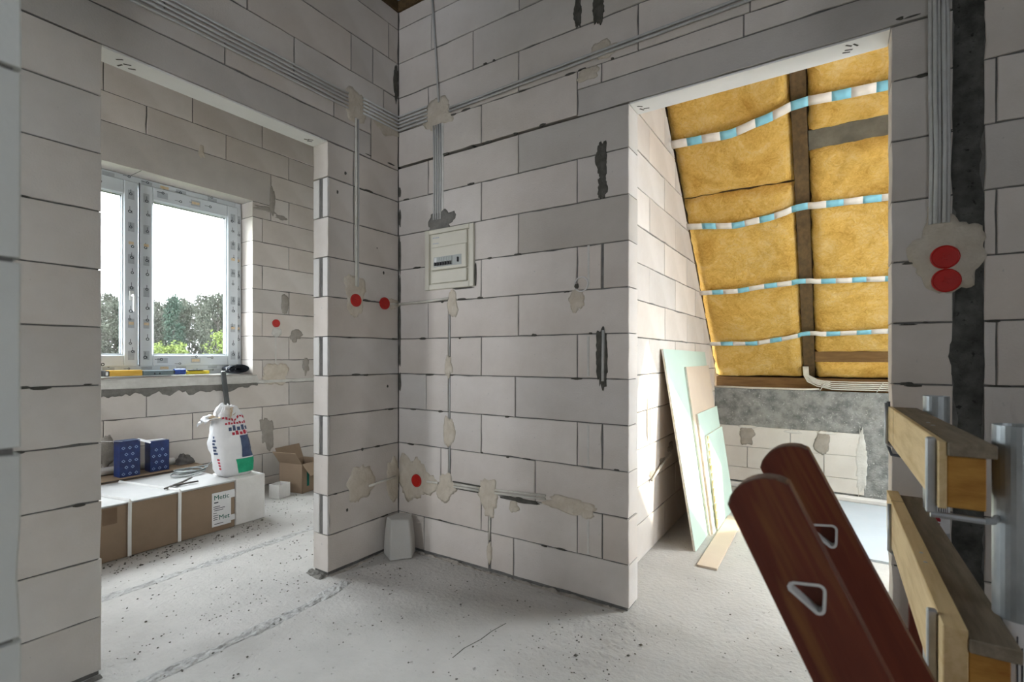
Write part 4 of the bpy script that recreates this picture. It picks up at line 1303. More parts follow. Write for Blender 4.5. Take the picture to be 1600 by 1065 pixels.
# ------------------------------------------------------------------ red boards in front
def red_board(top, foot, right, label):
    top, foot = Vector(top), Vector(foot)
    ax = (top - foot)
    Ln = ax.length
    az = ax.normalized()
    ax_ = Vector(right)
    ax_ = (ax_ - az * ax_.dot(az)).normalized()
    ay = az.cross(ax_)
    R = Matrix((ax_, ay, az)).transposed().to_4x4()
    R.translation = foot
    root = empty('red_wooden_board', foot, label=label, cat='board', group='red wooden boards')
    w = 0.041
    outl = [(-w, 0.0), (w, 0.0), (w, Ln - 0.018)]
    for k in range(1, 10):
        s = k / 10
        outl.append((w - 2 * w * s, Ln - 0.018 + 0.020 * math.sin(math.pi * s) ** 0.7 - 0.004 * s))
    outl.append((-w, Ln - 0.022))
    def tri(c, r, rr):
        pts = []
        cor = [(-0.88, 0.88), (1.0, 0.28), (0.22, -1.2)]
        for i, (x, y) in enumerate(cor):
            a0 = {0: math.pi, 1: math.pi / 2, 2: -0.25}[i]
            st = {0: (math.radians(228), math.radians(72)), 1: (math.radians(72), math.radians(-28)), 2: (math.radians(-28), math.radians(-132))}[i]
            for k in range(5):
                a = st[0] + (st[1] - st[0]) * k / 4
                pts.append((c[0] + x * r + rr * math.cos(a), c[1] + y * r + rr * math.sin(a)))
        return pts
    hc = (0.002, Ln - 0.150)
    hole = tri(hc, 0.0135, 0.0065)
    B = R @ Matrix(((1, 0, 0, 0), (0, 0, -1, 0), (0, 1, 0, 0), (0, 0, 0, 1)))   # plate xy -> board x and length
    B.translation = (0, 0, 0)
    vs, fs = holed(outl, [hole], -0.011, 0.011)
    me = MB().add(vs, fs, Matrix(((1, 0, 0, 0), (0, 0, -1, 0), (0, 1, 0, 0), (0, 0, 0, 1))))
    Rl = R.copy(); Rl.translation = (0, 0, 0)
    o = me.build('plank', 'wood_red', root, mx=Rl)
    bv = o.modifiers.new('edges', 'BEVEL'); bv.width = 0.0025; bv.segments = 2; bv.limit_method = 'ANGLE'
    outer = tri(hc, 0.0135, 0.0080)
    inner = tri(hc, 0.0135, 0.0045)
    vs, fs = holed(outer, [inner], -0.0122, 0.0122)
    MB().add(vs, fs, Matrix(((1, 0, 0, 0), (0, 0, -1, 0), (0, 1, 0, 0), (0, 0, 0, 1)))).build('grip_rim', 'white', root, mx=Rl)
    MB().prism(tri(hc, 0.0135, 0.0055), -0.0105, -0.005, Matrix(((1, 0, 0, 0), (0, 0, -1, 0), (0, 1, 0, 0), (0, 0, 0, 1)))).build('hole_back', 'wood_red', root, mx=Rl)
    cap = [(x * 0.985, y + 0.0006) for x, y in outl[2:]]
    ins = [(x * 0.965, y - 0.0016) for x, y in outl[2:]][::-1]
    MB().prism(cap + ins, -0.0117, 0.0117, Matrix(((1, 0, 0, 0), (0, 0, -1, 0), (0, 1, 0, 0), (0, 0, 0, 1)))).build('worn_end', 'wood_red_worn', root, mx=Rl)
    return root


CR = Vector((0.8385, 0.5449, 0))                           # across the hall, along the picture plane
CF = Vector((-0.5449, 0.8385, 0))
def pt(r, d, z): return CR * r + CF * d + Vector((0, 0, z))
red_board(pt(0.318, 0.66, 0.937), pt(0.697, 0.412, 0.0), CR * 0.8 - CF * 0.58, 'nearer dark red varnished board with pale rimmed triangular hole')
red_board(pt(0.458, 0.853, 0.944), pt(0.845, 0.605, 0.0), CR * 0.8 - CF * 0.58, 'second dark red varnished board with pale rimmed hole, behind the first')

# ------------------------------------------------------------------ timber railing with steel posts
def post(x, y, h, label, sticker_z, face_ang):
    root = empty('steel_post', (x, y, 0), label=label, cat='post', group='galvanised railing posts')
    r = 0.030
    MB().lathe([(r, 0.0), (r, h), (r - 0.003, h), (r - 0.003, h - 0.12), (0.0, h - 0.12)], 28).build('tube', 'steel', root, smooth=False)
    MB().bbox(-0.06, 0.06, -0.06, 0.06, 0.0, 0.006, 0.001).build('foot_plate', 'steel', root)
    s = MB()
    arc = [face_ang + math.radians(a) for a in range(-62, 63, 8)]
    zs0, zs1 = sticker_z
    vs = [((r + 0.0008) * math.cos(a), (r + 0.0008) * math.sin(a), z) for z in (zs0, zs1) for a in arc]
    na = len(arc)
    s.add(vs, [(i, i + 1, na + i + 1, na + i) for i in range(na - 1)])
    st = s.build('sticker', 'paper', root, smooth=True, recalc=False)
    t = MB()
    t2 = MB()
    for k in range(7):
        a = face_ang + math.radians(-30 + k * 10)
        hh = (zs1 - zs0)
        def strip(mb, a, da, z0, z1):
            q = [((r + 0.0014) * math.cos(x_), (r + 0.0014) * math.sin(x_), z) for z in (z0, z1) for x_ in (a - da, a + da)]
            mb.add(q, [(0, 1, 3, 2)])
        strip(t, a, 0.03, zs0 + hh * 0.35, zs1 - hh * (0.12 + 0.1 * (k % 3)))
    for k in range(2):
        a = face_ang + math.radians(-14)
        strip(t2, a, 0.16, zs0 + hh * (0.10 + 0.13 * k), zs0 + hh * (0.20 + 0.13 * k))
        strip(t2, a + 0.16, 0.05, zs0 + hh * (0.10 + 0.13 * k), zs0 + hh * (0.15 + 0.13 * k))
    t.build('sticker_print', 'ink', st, recalc=False)
    t2.build('sticker_logo', 'ink_red', st, recalc=False)
    return root


ang_cam = math.atan2(-1.15, -0.25)
PA = post(0.245, 1.86, 0.985, 'galvanised steel post standing against the wall under the upper rail', (0.60, 0.745), math.atan2(-1.86, -0.245) + 0.35)
PB = post(0.252, 1.140, 0.985, 'galvanised steel post with sticker at the open end of the railing', (0.50, 0.67), math.atan2(-1.14, -0.252) + 0.55)


def rail(zt, h, y0, y1, dz, face, drop, label):
    root = empty('railing_beam', (0.14, y0, zt - h), label=label, cat='railing', group='timber railing beams')
    Lr = y1 - y0
    sh = Matrix(((1, 0, 0, 0), (0, 1, 0, 0), (0, -dz / Lr, 1, 0), (0, 0, 0, 1)))
    MB().bbox(0.0, face, 0.0, Lr, 0, h, 0.0015).build('face_board', 'wood_yellow', root).data.transform(sh)
    f1 = face + 0.0006
    MB().bbox(f1, f1 + 0.047, 0.006, Lr - 0.005, 0.002, h - drop - 0.0225, 0.0015).build('core_beam', 'wood_end', root).data.transform(sh)
    MB().bbox(f1, f1 + 0.058, -0.004, Lr, h - drop - 0.022, h - drop - 0.001, 0.0015).build('top_board', 'wood_grey', root).data.transform(sh)
    MB().box(-0.0004, face * 1.01, Lr - 0.15, Lr - 0.147, 0.0005, h + 0.0003).build('butt_joint', 'wood_grey', root).data.transform(sh)
    for y in (0.30, 0.36):
        MB().lathe([(0.004, 0), (0.003, 0.001), (0, 0.0013)], 10, Matrix.Translation((face * 0.5 if face > 0.02 else f1 + 0.02, y, h - 0.0002 if face > 0.02 else h - drop - 0.001))).build('nail_head', 'steel_rod', root).data.transform(sh)
    return root


rail(0.962, 0.108, 1.045, 1.925, 0.018, 0.011, 0.0, 'upper timber railing beam with orange sawn end')
rail(0.684, 0.135, 1.005, 1.985, 0.012, 0.030, 0.010, 'lower timber railing beam with pale yellow face board')


def bracket(parent, y, z0, z1, x_post):
    L = parent.location
    p = MB()
    p.tube([Vector((0.133, y, z1 + 0.012)) - L, Vector((0.133, y, z0 - 0.008)) - L, Vector((0.140, y, z0 - 0.014)) - L, Vector((x_post - 0.02, y, z0 - 0.016)) - L], 0.0052, 8)
    p.build('rail_hook', 'steel_rod', parent, smooth=True)


def flat_bracket(parent, y, z0, z1, x_post):
    L = parent.location
    p = MB()
    p.bbox(0.126, 0.139, y - 0.006, y + 0.006, z0 - 0.010, z1 + 0.004, 0.002, Matrix.Translation(-L))
    p.tube([Vector((0.132, y, z0 - 0.013)) - L, Vector((x_post - 0.055, y, z0 - 0.014)) - L, Vector((x_post - 0.038, y + 0.03, z0 - 0.020)) - L, Vector((x_post - 0.024, 1.135, z0 - 0.022)) - L], 0.0052, 8)
    p.build('rail_hook', 'steel_rod', parent)


bracket(PA, 1.90, 0.842, 0.945, 0.245)
bracket(PA, 1.80, 0.545, 0.66, 0.245)
flat_bracket(PB, 1.06, 0.853, 0.962, 0.252)
flat_bracket(PB, 1.05, 0.548, 0.684, 0.252)
o = MB().bbox(-0.045, 0.045, -0.011, 0.011, 0, 0.62, 0.002).build('red_wood_offcut', 'wood_red', loc=(0.245, 2.035, 0.0), rot=(math.radians(-1.0), 0, 0))
tag(o, 'short dark red board standing behind the far steel post', 'board')

# ------------------------------------------------------------------ window room: boxes, bag, tools
bx = empty('radiator_carton', (-3.25, 0.15, 0), label='long brown carton with white straps on the floor below the window', cat='carton')
BT = Matrix.Translation(-bx.location)
MB().bbox(-3.81, -3.25, 0.15, 1.713, 0.002, 0.292, 0.004).build('body', 'cardboard', bx, mx=BT)
MB().bbox(-3.815, -3.247, 0.148, 1.715, 0.292, 0.302, 0.003).build('lid_sheet', 'foam_top', bx, mx=BT)
for y, dy in ((1.140, 0.10), (1.388, 0.11)):
    s = MB().tube([(-3.2445, y, 0.004), (-3.2445, y, 0.15), (-3.2445, y + 0.002, 0.298), (-3.252, y + 0.002, 0.308), (-3.45, y - dy * .35, 0.3065), (-3.65, y - dy * .7, 0.3065), (-3.80, y - dy, 0.307)], 0.010, 6, flat=0.25)
    s.build('strap', 'white', bx, mx=BT)
lab = MB().box(-3.2492, -3.2478, 1.572, 1.688, 0.035, 0.245).box(-3.2492, -3.2478, 1.688, 1.7125, 0.05, 0.085).box(-3.2492, -3.2478, 1.688, 1.7125, 0.195, 0.245).build('label', 'paper', bx, mx=BT)
lm = lambda y, z: Matrix.Translation((0, 0, 0)) @ frame_mx((-3.2472, y, z), (0, 1, 0), (0, 0, 1))
text_part('label_lettering', 'Metic', 0.042, 'ink_teal', lab, lm(1.630, 0.213))
text_part('label_lettering', 'Met', 0.042, 'ink_teal', lab, lm(1.645, 0.085))
p = MB()
for k, (y0, y1, z) in enumerate(((1.585, 1.61, 0.185), (1.58, 1.62, 0.158), (1.58, 1.65, 0.146), (1.585, 1.64, 0.134), (1.58, 1.60, 0.118), (1.58, 1.61, 0.103), (1.58, 1.607, 0.09), (1.58, 1.605, 0.078), (1.585, 1.64, 0.05))):
    p.box(-3.2478, -3.2474, y0, y1, z - 0.002 - (0.003 if k == 0 else 0), z + 0.002)
p.build('label_print', 'ink', lab)
MB().box(-3.2492, -3.2484, 1.02, 1.085, 0.20, 0.285).build('dark_patch', 'cardboard_dark', bx, mx=BT)  # darker rectangle on the carton front

o = MB().bbox(-3.56, -3.265, 1.725, 1.925, 0.0, 0.302, 0.005).build('foam_block', 'foam')
tag(o, 'white foam block standing at the end of the long carton', 'foam block')
o = MB().bbox(-4.06, -3.825, 0.12, 1.80, 0.0, 0.318, 0.004).build('flat_carton', 'cardboard')
tag(o, 'narrow flat carton between the long carton and the window wall', 'carton')
MB().box(-3.84, -3.8248, 0.12, 1.80, 0.304, 0.312).build('dark_lid_edge', 'tool', o)


def blue_box(x, y, h, rz, label, flap):
    root = empty('blue_box', (x, y, 0.318), rz, label=label, cat='box', group='blue patterned boxes')
    w, d = 0.115, 0.085
    body = MB().bbox(-d / 2, d / 2, -w / 2, w / 2, 0, h, 0.002).build('body', 'blue', root)
    rb = random.Random(int(y * 100))
    pm = MB()
    for i in range(5):
        for j in range(3):
            yy, zz = -w / 2 + 0.02 + j * 0.036 + (i % 2) * 0.016, 0.02 + i * 0.042
            if yy > w / 2 - 0.01 or zz > h - 0.02: continue
            s = 0.011
            for (a, b) in (((0, s), (s, 0)), ((s, 0), (0, -s)), ((0, -s), (-s, 0)), ((-s, 0), (0, s))):
                q = 0.55
                pm.add([(d / 2 + .0006, yy + a[0], zz + a[1]), (d / 2 + .0006, yy + b[0], zz + b[1]), (d / 2 + .0006, yy + b[0] * q, zz + b[1] * q), (d / 2 + .0006, yy + a[0] * q, zz + a[1] * q)], [(0, 1, 2, 3)])
    tag(pm.build('diamond_print', 'blue_light', body, recalc=False), kind='stuff')
    if flap:
        MB().bbox(-d / 2, d / 2, -0.001, 0.001, 0, 0.085, 0.0005, Matrix.Translation((0, -w / 2, h)) @ Matrix.Rotation(0.5, 4, 'Z') @ Matrix.Rotation(math.radians(80), 4, 'X')).build('lid_flap', 'paper', root)
        MB().bbox(-d / 2, d / 2, -0.001, 0.001, 0, 0.08, 0.0005, Matrix.Translation((0, w / 2, h)) @ Matrix.Rotation(-0.5, 4, 'Z') @ Matrix.Rotation(math.radians(-112), 4, 'X')).build('lid_flap', 'paper', root)
        MB().box(-d / 2 + .002, d / 2 - .002, -w / 2 + .002, w / 2 - .002, h, h + 0.001).build('open_top', 'ink_navy', root)
    else:
        MB().bbox(-d / 2 - 0.001, d / 2 - 0.03, -w / 2 + 0.01, w / 2 - 0.01, h, h + 0.004, 0.001).build('lid_flap', 'paper', root)
    return root


blue_box(-3.895, 1.355, 0.232, 0.05, 'dark blue patterned box with open white flaps on the cartons', True)
blue_box(-3.915, 1.535, 0.205, 0.0, 'bright blue patterned box without open flaps on the cartons', False)
p = MB().tube([(-4.02, 0.6, 0.343), (-4.02, 1.2, 0.345), (-4.015, 1.68, 0.344)], 0.026, 14)
tag(p.build('foam_pipe', 'foam', smooth=True), 'white foam pipe lying behind the blue boxes', 'pipe')
rg = MB()
def rgf(a, b):
    th, ph = a * 2 * math.pi, b * math.pi / 2
    r = 1 + 0.35 * noise.noise(Vector((math.cos(th) * 1.6, math.sin(th) * 1.6, ph * 2)))
    return (-3.985 + 0.055 * r * math.cos(th) * math.cos(ph), 1.735 + 0.06 * r * math.sin(th) * math.cos(ph), 0.319 + 0.06 * r * math.sin(ph))
rg.grid(22, 9, rgf)
tag(rg.build('rag', 'rag', smooth=True), 'crumpled dark grey rag on the flat carton beside the blue boxes', 'rag')
p = MB()
rc = random.Random(2)
for k in range(6):
    R_ = 0.072 + rc.uniform(-.010, .010)
    cx_, cy_ = -3.66 + rc.uniform(-.012, .012), 1.63 + rc.uniform(-.02, .02)
    p.tube([(cx_ + R_ * .8 * math.cos(a), cy_ + R_ * 1.25 * math.sin(a), 0.3125 + k * 0.0055 + 0.004 * math.sin(2 * a + k)) for a in [2 * math.pi * i / 26 for i in range(27)]], 0.0035, 5)
p.tube([(-3.66, 1.72, 0.33), (-3.70, 1.78, 0.345), (-3.72, 1.80, 0.36)], 0.0035, 5)
tag(p.build('wire_coil', 'wire', smooth=True), 'coil of grey wire lying on top of the long carton', 'wire')
pl = empty('pliers', (-3.37, 1.42, 0.303), label='dark pliers lying open on top of the long carton', cat='pliers')
p = MB()
p.tube([(0.035, -0.075, 0.010), (0.0, -0.02, 0.011), (-0.012, 0.0, 0.011), (-0.05, 0.055, 0.011), (-0.075, 0.125, 0.024)], [0.004, 0.008, 0.011, 0.008, 0.0075], 8, flat=0.7)
p.build('jaw_and_handle', 'tool', pl, smooth=True)
p = MB()
p.tube([(0.02, -0.07, 0.010), (-0.005, -0.02, 0.011), (-0.010, 0.0, 0.012), (0.0, 0.06, 0.011), (0.005, 0.125, 0.011)], [0.004, 0.008, 0.011, 0.008, 0.0075], 8, flat=0.7)
p.build('jaw_and_handle', 'tool', pl, smooth=True)

# cement bag, torn open, slumped
bag = empty('cement_bag', (-3.41, 1.80, 0.302), label='white torn-open cement bag with red and green print on the carton end', cat='bag')
def bagpt(a, z):
    """a: angle, z: 0..1 up the bag"""
    lean_x, lean_y = -0.015 * z - 0.03 * z * z, -0.03 * math.sin(z * 2.2)
    ry = 0.100 + 0.014 * math.sin(z * 3.0 + 0.3) - 0.012 * z ** 4
    rx = 0.070 + 0.014 * math.sin(z * 3.0 + 0.3) - 0.020 * z ** 3
    c, s = math.cos(a), math.sin(a)
    k = (abs(c) ** 4.0 + abs(s) ** 4.0) ** (-1 / 4.0)
    wr = 1 + 0.10 * noise.noise(Vector((c * 2, s * 2, z * 4.5))) + 0.05 * noise.noise(Vector((c * 5, s * 5, z * 12)))
    if z < 0.06: wr *= 0.86 + 2.3 * z
    return Vector((lean_x + rx * k * c * wr, lean_y + ry * k * s * wr, 0.405 * z + (0.05 * noise.noise(Vector((c * 1.8, s * 1.8, 7))) if z > 0.9 else 0)))
p = MB()
nz, na = 26, 40
p.add([bagpt(2 * math.pi * i / na, j / nz) for j in range(nz + 1) for i in range(na)],
      [(j * na + i, j * na + (i + 1) % na, (j + 1) * na + (i + 1) % na, (j + 1) * na + i) for j in range(nz) for i in range(na)] + [tuple(range(na - 1, -1, -1))])
body = p.build('body', 'bag', bag, smooth=True)
def bagprint(name, m, a0, a1, z0, z1, off=0.0015, n=8):
    q = MB()
    def fn(u, v):
        a, z = a0 + (a1 - a0) * u, z0 + (z1 - z0) * v
        P_ = bagpt(a, z)
        d_ = Vector((math.cos(a), math.sin(a), 0))
        return P_ + d_ * off
    q.grid(n, n, fn)
    return q.build(name, m, body, smooth=True, recalc=False)
D = math.radians
bagprint('green_panel', 'ink_green', D(-8), D(62), 0.05, 0.28)
bagprint('navy_panel', 'ink_navy', D(14), D(72), 0.30, 0.66)
for k, (z, m, w0, w1, hh) in enumerate(((0.93, 'ink_red', -38, 50, 0.022), (0.87, 'ink_red', -28, 52, 0.022), (0.79, 'ink_navy', -18, 54, 0.045), (0.71, 'ink_red', -8, 54, 0.035))):
    n_ = 8 if k < 2 else 5
    for i in range(n_):
        f0 = w0 + (w1 - w0) * i / n_
        f1 = f0 + (w1 - w0) / n_ * 0.72
        bagprint('printed_letter', m, D(f0), D(f1), z - hh, z + hh * (0.9 if i % 2 else 0.3), n=3)
for i in range(6):
    z = 0.66 - i * 0.052
    bagprint('printed_letter', 'ink_navy', D(-78), D(-58 if i % 2 else -64), z - 0.020, z + 0.016, n=3)
for i in range(4):
    z = 0.30 - i * 0.048
    bagprint('printed_letter', 'ink_red', D(-68), D(-54), z - 0.018, z + 0.014, n=3)
# torn top: crumpled paper inside and two loose flaps
q = MB()
def topf(u, v):
    a = 2 * math.pi * u
    P_ = bagpt(a, 0.99)
    c_ = Vector((-0.045, -0.03, 0.43))
    s = P_.lerp(c_, v)
    s.z += 0.045 * math.sin(v * math.pi) + 0.03 * noise.noise(Vector((math.cos(a) * 2 + v * 3, math.sin(a) * 2, 3)))
    return s
q.grid(24, 6, topf)
q.build('crumpled_top', ['bag'], bag, smooth=False, recalc=False)
q = MB()
def flapf(u, v):
    base = Vector((-0.02, -0.085, 0.345))
    p_ = base + Vector((-0.02 + 0.10 * (u - 0.5), -0.115 * v, 0.045 * math.sin(v * 2.4) + 0.03 * u))
    p_ += Vector((0.018 * noise.noise(Vector((u * 4, v * 4, 1))), 0, 0.022 * noise.noise(Vector((u * 4, v * 4, 5)))))
    p_.z -= 0.09 * abs(u - 0.5) * v
    return p_
q.grid(10, 10, flapf)
fo = q.build('torn_flap', 'bag', bag, smooth=True, recalc=False)
so = fo.modifiers.new('thickness', 'SOLIDIFY'); so.thickness = 0.002
q = MB()
q.grid(8, 8, lambda u, v: tuple(flapf(0.15 + 0.7 * u, 0.1 + 0.65 * v) + Vector((0.010, 0.006, 0.012 - 0.02 * v))))
q.build('kraft_lining', 'kraft', bag, smooth=True, recalc=False)
q = MB()
q.grid(8, 8, lambda u, v: tuple(Vector((0.02 - 0.05 * u, -0.045 + 0.065 * u, 0.37 + 0.085 * v)) + Vector((0.012 * noise.noise(Vector((u * 5, v * 5, 2))), 0.012 * noise.noise(Vector((u * 5, v * 5, 4))), 0))))
q.build('kraft_lining', 'kraft', bag, smooth=True, recalc=False)

# open cardboard box and the little white one
ob = empty('open_carton', (-3.72, 2.52, 0), math.radians(12), label='open brown cardboard box with raised flaps beyond the doorway edge', cat='carton')
w, d, h = 0.26, 0.24, 0.235
for nm, b_ in (('wall_panel', (-d / 2, d / 2, -w / 2, -w / 2 + 0.005, 0, h)), ('wall_panel', (-d / 2, d / 2, w / 2 - 0.005, w / 2, 0, h)),
               ('wall_panel', (-d / 2, -d / 2 + 0.005, -w / 2, w / 2, 0, h)), ('wall_panel', (d / 2 - 0.005, d / 2, -w / 2, w / 2, 0, h)), ('bottom_panel', (-d / 2, d / 2, -w / 2, w / 2, 0, 0.005))):
    MB().bbox(*b_, 0.001).build(nm, 'cardboard', ob)
for M_ in (Matrix.Translation((-d / 2, 0, h)) @ Matrix.Rotation(D(-22), 4, 'Y'), Matrix.Translation((0, -w / 2, h)) @ Matrix.Rotation(D(35), 4, 'X'), Matrix.Translation((d / 2, 0, h)) @ Matrix.Rotation(D(135), 4, 'Y')):
    f_ = MB()
    if abs(M_.translation.y) > 0.01: f_.bbox(-d / 2, d / 2, -0.002, 0.002, 0, 0.12, 0.0006, M_)
    else: f_.bbox(-0.002, 0.002, -w / 2, w / 2, 0, 0.12, 0.0006, M_)
    f_.build('flap', 'cardboard', ob)
MB().box(-d / 2 + 0.01, d / 2 - 0.01, -w / 2 + 0.01, w / 2 - 0.01, 0.14, 0.16).build('painted_shade_fill', 'cardboard_dark', ob)  # slab with the shade inside the box put into its dark colour
MB().box(d / 2, d / 2 + 0.0008, -w / 2 + 0.05, -w / 2 + 0.075, 0.05, 0.18).build('printed_mark', 'ink_teal', ob)
sb = empty('small_carton', (-3.655, 2.275, 0), math.radians(14), label='small open white box beside the brown cardboard box', cat='box')
w, d, h = 0.115, 0.10, 0.105
for b_ in ((-d / 2, d / 2, -w / 2, -w / 2 + 0.003, 0, h), (-d / 2, d / 2, w / 2 - 0.003, w / 2, 0, h), (-d / 2, -d / 2 + 0.003, -w / 2, w / 2, 0, h), (d / 2 - 0.003, d / 2, -w / 2, w / 2, 0, h)):
    MB().bbox(*b_, 0.0008).build('wall_panel', 'foam', sb)
MB().box(-d / 2, d / 2, -w / 2, w / 2, 0, 0.003).build('bottom_panel', 'foam', sb)

# things on the window sill
ZS = 0.9645
yb = empty('yellow_packet', (-4.125, 1.41, ZS), label='long yellow packet with a white label at the window sill end', cat='packet')
MB().bbox(-0.03, 0.03, -0.085, 0.105, 0, 0.040, 0.002).build('body', 'yellow', yb)
MB().bbox(-0.0305, 0.0305, -0.112, -0.085, 0, 0.038, 0.002).build('black_end', 'black', yb)
MB().box(0.0306, 0.0312, -0.106, -0.092, 0.006, 0.030).build('white_label', 'paper', yb)
o = MB().bbox(-0.03, 0.03, -0.098, 0.098, 0, 0.034, 0.003).build('slate_case', 'teal_grey', loc=(-4.125, 1.617, ZS))
tag(o, 'flat slate grey case on the sill next to the yellow packet', 'case')
MB().bbox(0.0295, 0.032, -0.03, -0.022, 0.006, 0.018, 0.0005).build('clasp', 'black', o)
MB().bbox(0.0295, 0.032, 0.002, 0.010, 0.006, 0.018, 0.0005).build('clasp', 'black', o)
bt = empty('blue_tape_roll', (-4.12, 1.762, ZS), label='blue roll of tape on the window sill', cat='tape')
Rx = Matrix.Rotation(math.pi / 2, 4, 'X')
MB().lathe([(0.012, -0.036), (0.022, -0.036), (0.022, 0.036), (0.012, 0.036), (0.012, -0.036)], 22, Matrix.Translation((0, 0, 0.022)) @ Rx).build('roll', 'blue_tape', bt, smooth=False)
MB().lathe([(0.010, -0.037), (0.012, -0.037), (0.012, 0.037), (0.010, 0.037), (0.010, -0.037)], 16, Matrix.Translation((0, 0, 0.022)) @ Rx).build('core', 'cardboard', bt)
yt = empty('utility_tool', (-4.12, 1.88, ZS), label='short yellow and black tool lying on the window sill', cat='tool')
MB().bbox(-0.018, 0.018, -0.075, 0.09, 0, 0.026, 0.006).build('body', 'yellow_tool', yt)
MB().bbox(-0.016, 0.016, -0.06, 0.045, 0.026, 0.034, 0.003).build('grip', 'black', yt)
rl = empty('membrane_roll', (-4.155, 2.19, ZS), label='black rolled-up membrane lying in the window corner', cat='roll')
p = MB()
spiral = []
for i in range(70):
    a = i / 69 * 2 * math.pi * 3.2
    r_ = 0.008 + 0.0085 * a / (2 * math.pi) * 1.0
    spiral.append((r_ * math.cos(a) * 2.6, r_ * math.sin(a) + 0.034))
Msp = Matrix(((0, 0, 1, 0), (1, 0, 0, 0), (0, 1, 0, 0), (0, 0, 0, 1)))
n = len(spiral)
p.add([(y, z, -0.055) for y, z in spiral] + [(y, z, 0.06) for y, z in spiral], [(i, i + 1, n + i + 1, n + i) for i in range(n - 1)], Msp)
ro = p.build('rolled_sheet', 'membrane', rl, smooth=True, recalc=False)
so = ro.modifiers.new('thickness', 'SOLIDIFY'); so.thickness = 0.0035; so.offset = 0
p = MB().tube([(0.03, -0.085 * 1 + 0.0, 0.02), (0.03, -0.082, 0.045), (0.03, -0.055, 0.062), (0.03, 0.0, 0.0705)], 0.0025, 6)
p.build('pale_edge', 'cable', rl, smooth=True)
o = MB().bbox(-0.010, 0.010, -0.016, 0.016, -0.37, 0.012, 0.0015).build('metal_strip', 'grey_metal', loc=(-4.050, 2.045, 0.968), rot=(math.radians(7), math.radians(0), 0))
tag(o, 'flat grey metal strip leaning on the sill behind the cement bag', 'metal strip')
MB().bbox(-0.0105, 0.0105, -0.012, 0.012, 0.0122, 0.016, 0.001).build('bright_end', 'white', o)

# ------------------------------------------------------------------ floor: ridges, cracks, crumbs
def ridge(pts, wid, hgt, seed, name='floor_ridge', m='screed_rough'):
    p = MB()
    pts = [Vector((*q, 0)) for q in pts]
    tot = sum((b - a).length for a, b in zip(pts[:-1], pts[1:]))
    n = int(tot / 0.012)
    def at(s):
        s *= tot
        for a, b in zip(pts[:-1], pts[1:]):
            l = (b - a).length
            if s <= l: return a.lerp(b, s / l), (b - a).normalized()
            s -= l
        return pts[-1], (pts[-1] - pts[-2]).normalized()
    def fn(u, v):
        c, t = at(u)
        sd = Vector((-t.y, t.x, 0))
        ww = wid * (0.7 + 0.6 * noise.noise(Vector((u * tot * 6, seed, 1))))
        q = c + sd * ((v - 0.5) * ww + 0.01 * noise.noise(Vector((u * tot * 4, seed, 5))))
        e = math.sin(math.pi * v)
        hh = hgt * e * (0.25 + max(-0.25, 0.9 * noise.noise(Vector((q.x * 24, q.y * 24, seed))) + 0.5 * noise.noise(Vector((q.x * 70, q.y * 70, seed)))))
        return (q.x, q.y, hh + 0.0006 - (0.0021 if v in (0.0, 1.0) else 0.0))
    p.grid(n, 9, fn)
    return p.build(name, m, floor, smooth=False, recalc=False)


ridge([(-1.93, -0.6), (-1.94, 0.4), (-1.95, 1.35), (-2.0, 1.60)], 0.10, 0.012, 1)
ridge([(-2.80, 0.3), (-2.78, 1.0), (-2.80, 1.8), (-2.82, 2.6)], 0.10, 0.009, 4)
ridge([(-0.70, 2.0), (-0.72, 1.6), (-0.80, 1.2), (-0.85, 0.8)], 0.22, 0.006, 8, m='screed')
ridge([(-0.86, 1.95), (-0.95, 1.5), (-1.05, 1.0)], 0.16, 0.005, 18, m='screed')
ridge([(-2.12, 2.046), (-1.4, 2.05), (-0.76, 2.055)], 0.036, 0.016, 11, 'floor_fillet', 'mortar_pale')
ridge([(-2.118, 1.585), (-2.115, 2.06)], 0.03, 0.016, 14, 'floor_fillet', 'mortar_pale')
ridge([(-2.25, 1.565), (-2.12, 1.565)], 0.07, 0.035, 15, 'floor_fillet', 'mortar')
ridge([(-2.115, -0.4), (-2.112, 0.66)], 0.05, 0.02, 16, 'floor_fillet', 'mortar')
ck = [(-1.135, 1.70), (-1.150, 1.62), (-1.152, 1.55), (-1.170, 1.47), (-1.168, 1.40)]
MB().add([(x - .0022, y, 0.0005) for x, y in ck] + [(x + .0022, y, 0.0005) for x, y in ck], [(i, i + 1, 6 + i, 5 + i) for i in range(4)]).build('floor_crack', 'mortar_dark', floor, recalc=False)

rf = random.Random(99)
cr_ = MB()
def crumb(x, y, s):
    base = [(1, 0, 0), (-1, 0, 0), (0, 1, 0), (0, -1, 0), (0, 0, 1), (0, 0, -1)]
    vs = []
    a = rf.uniform(0, 6.28)
    for q in base:
        k = s * rf.uniform(0.6, 1.25)
        vs.append((x + (q[0] * math.cos(a) - q[1] * math.sin(a)) * k, y + (q[0] * math.sin(a) + q[1] * math.cos(a)) * k, max(0.0, s * 0.45 + q[2] * k * 0.6)))
    cr_.add(vs, [(0, 2, 4), (2, 1, 4), (1, 3, 4), (3, 0, 4), (2, 0, 5), (1, 2, 5), (3, 1, 5), (0, 3, 5)])
def scatter(n, x0, x1, y0, y1, s0=0.0025, s1=0.007):
    for _ in range(n):
        s = s0 + (s1 - s0) * rf.random() ** 2.5
        if rf.random() < 0.03: s *= 1.7
        cx0, cy0 = rf.uniform(x0, x1), rf.uniform(y0, y1)
        if cx0 < -1.9 and cx0 > -2.13 and cy0 > 1.86: continue
        crumb(cx0, cy0, s)
scatter(300, -3.24, -3.05, 0.7, 1.9, 0.003, 0.008)
scatter(110, -3.05, -2.75, 0.7, 2.6, 0.003, 0.007)
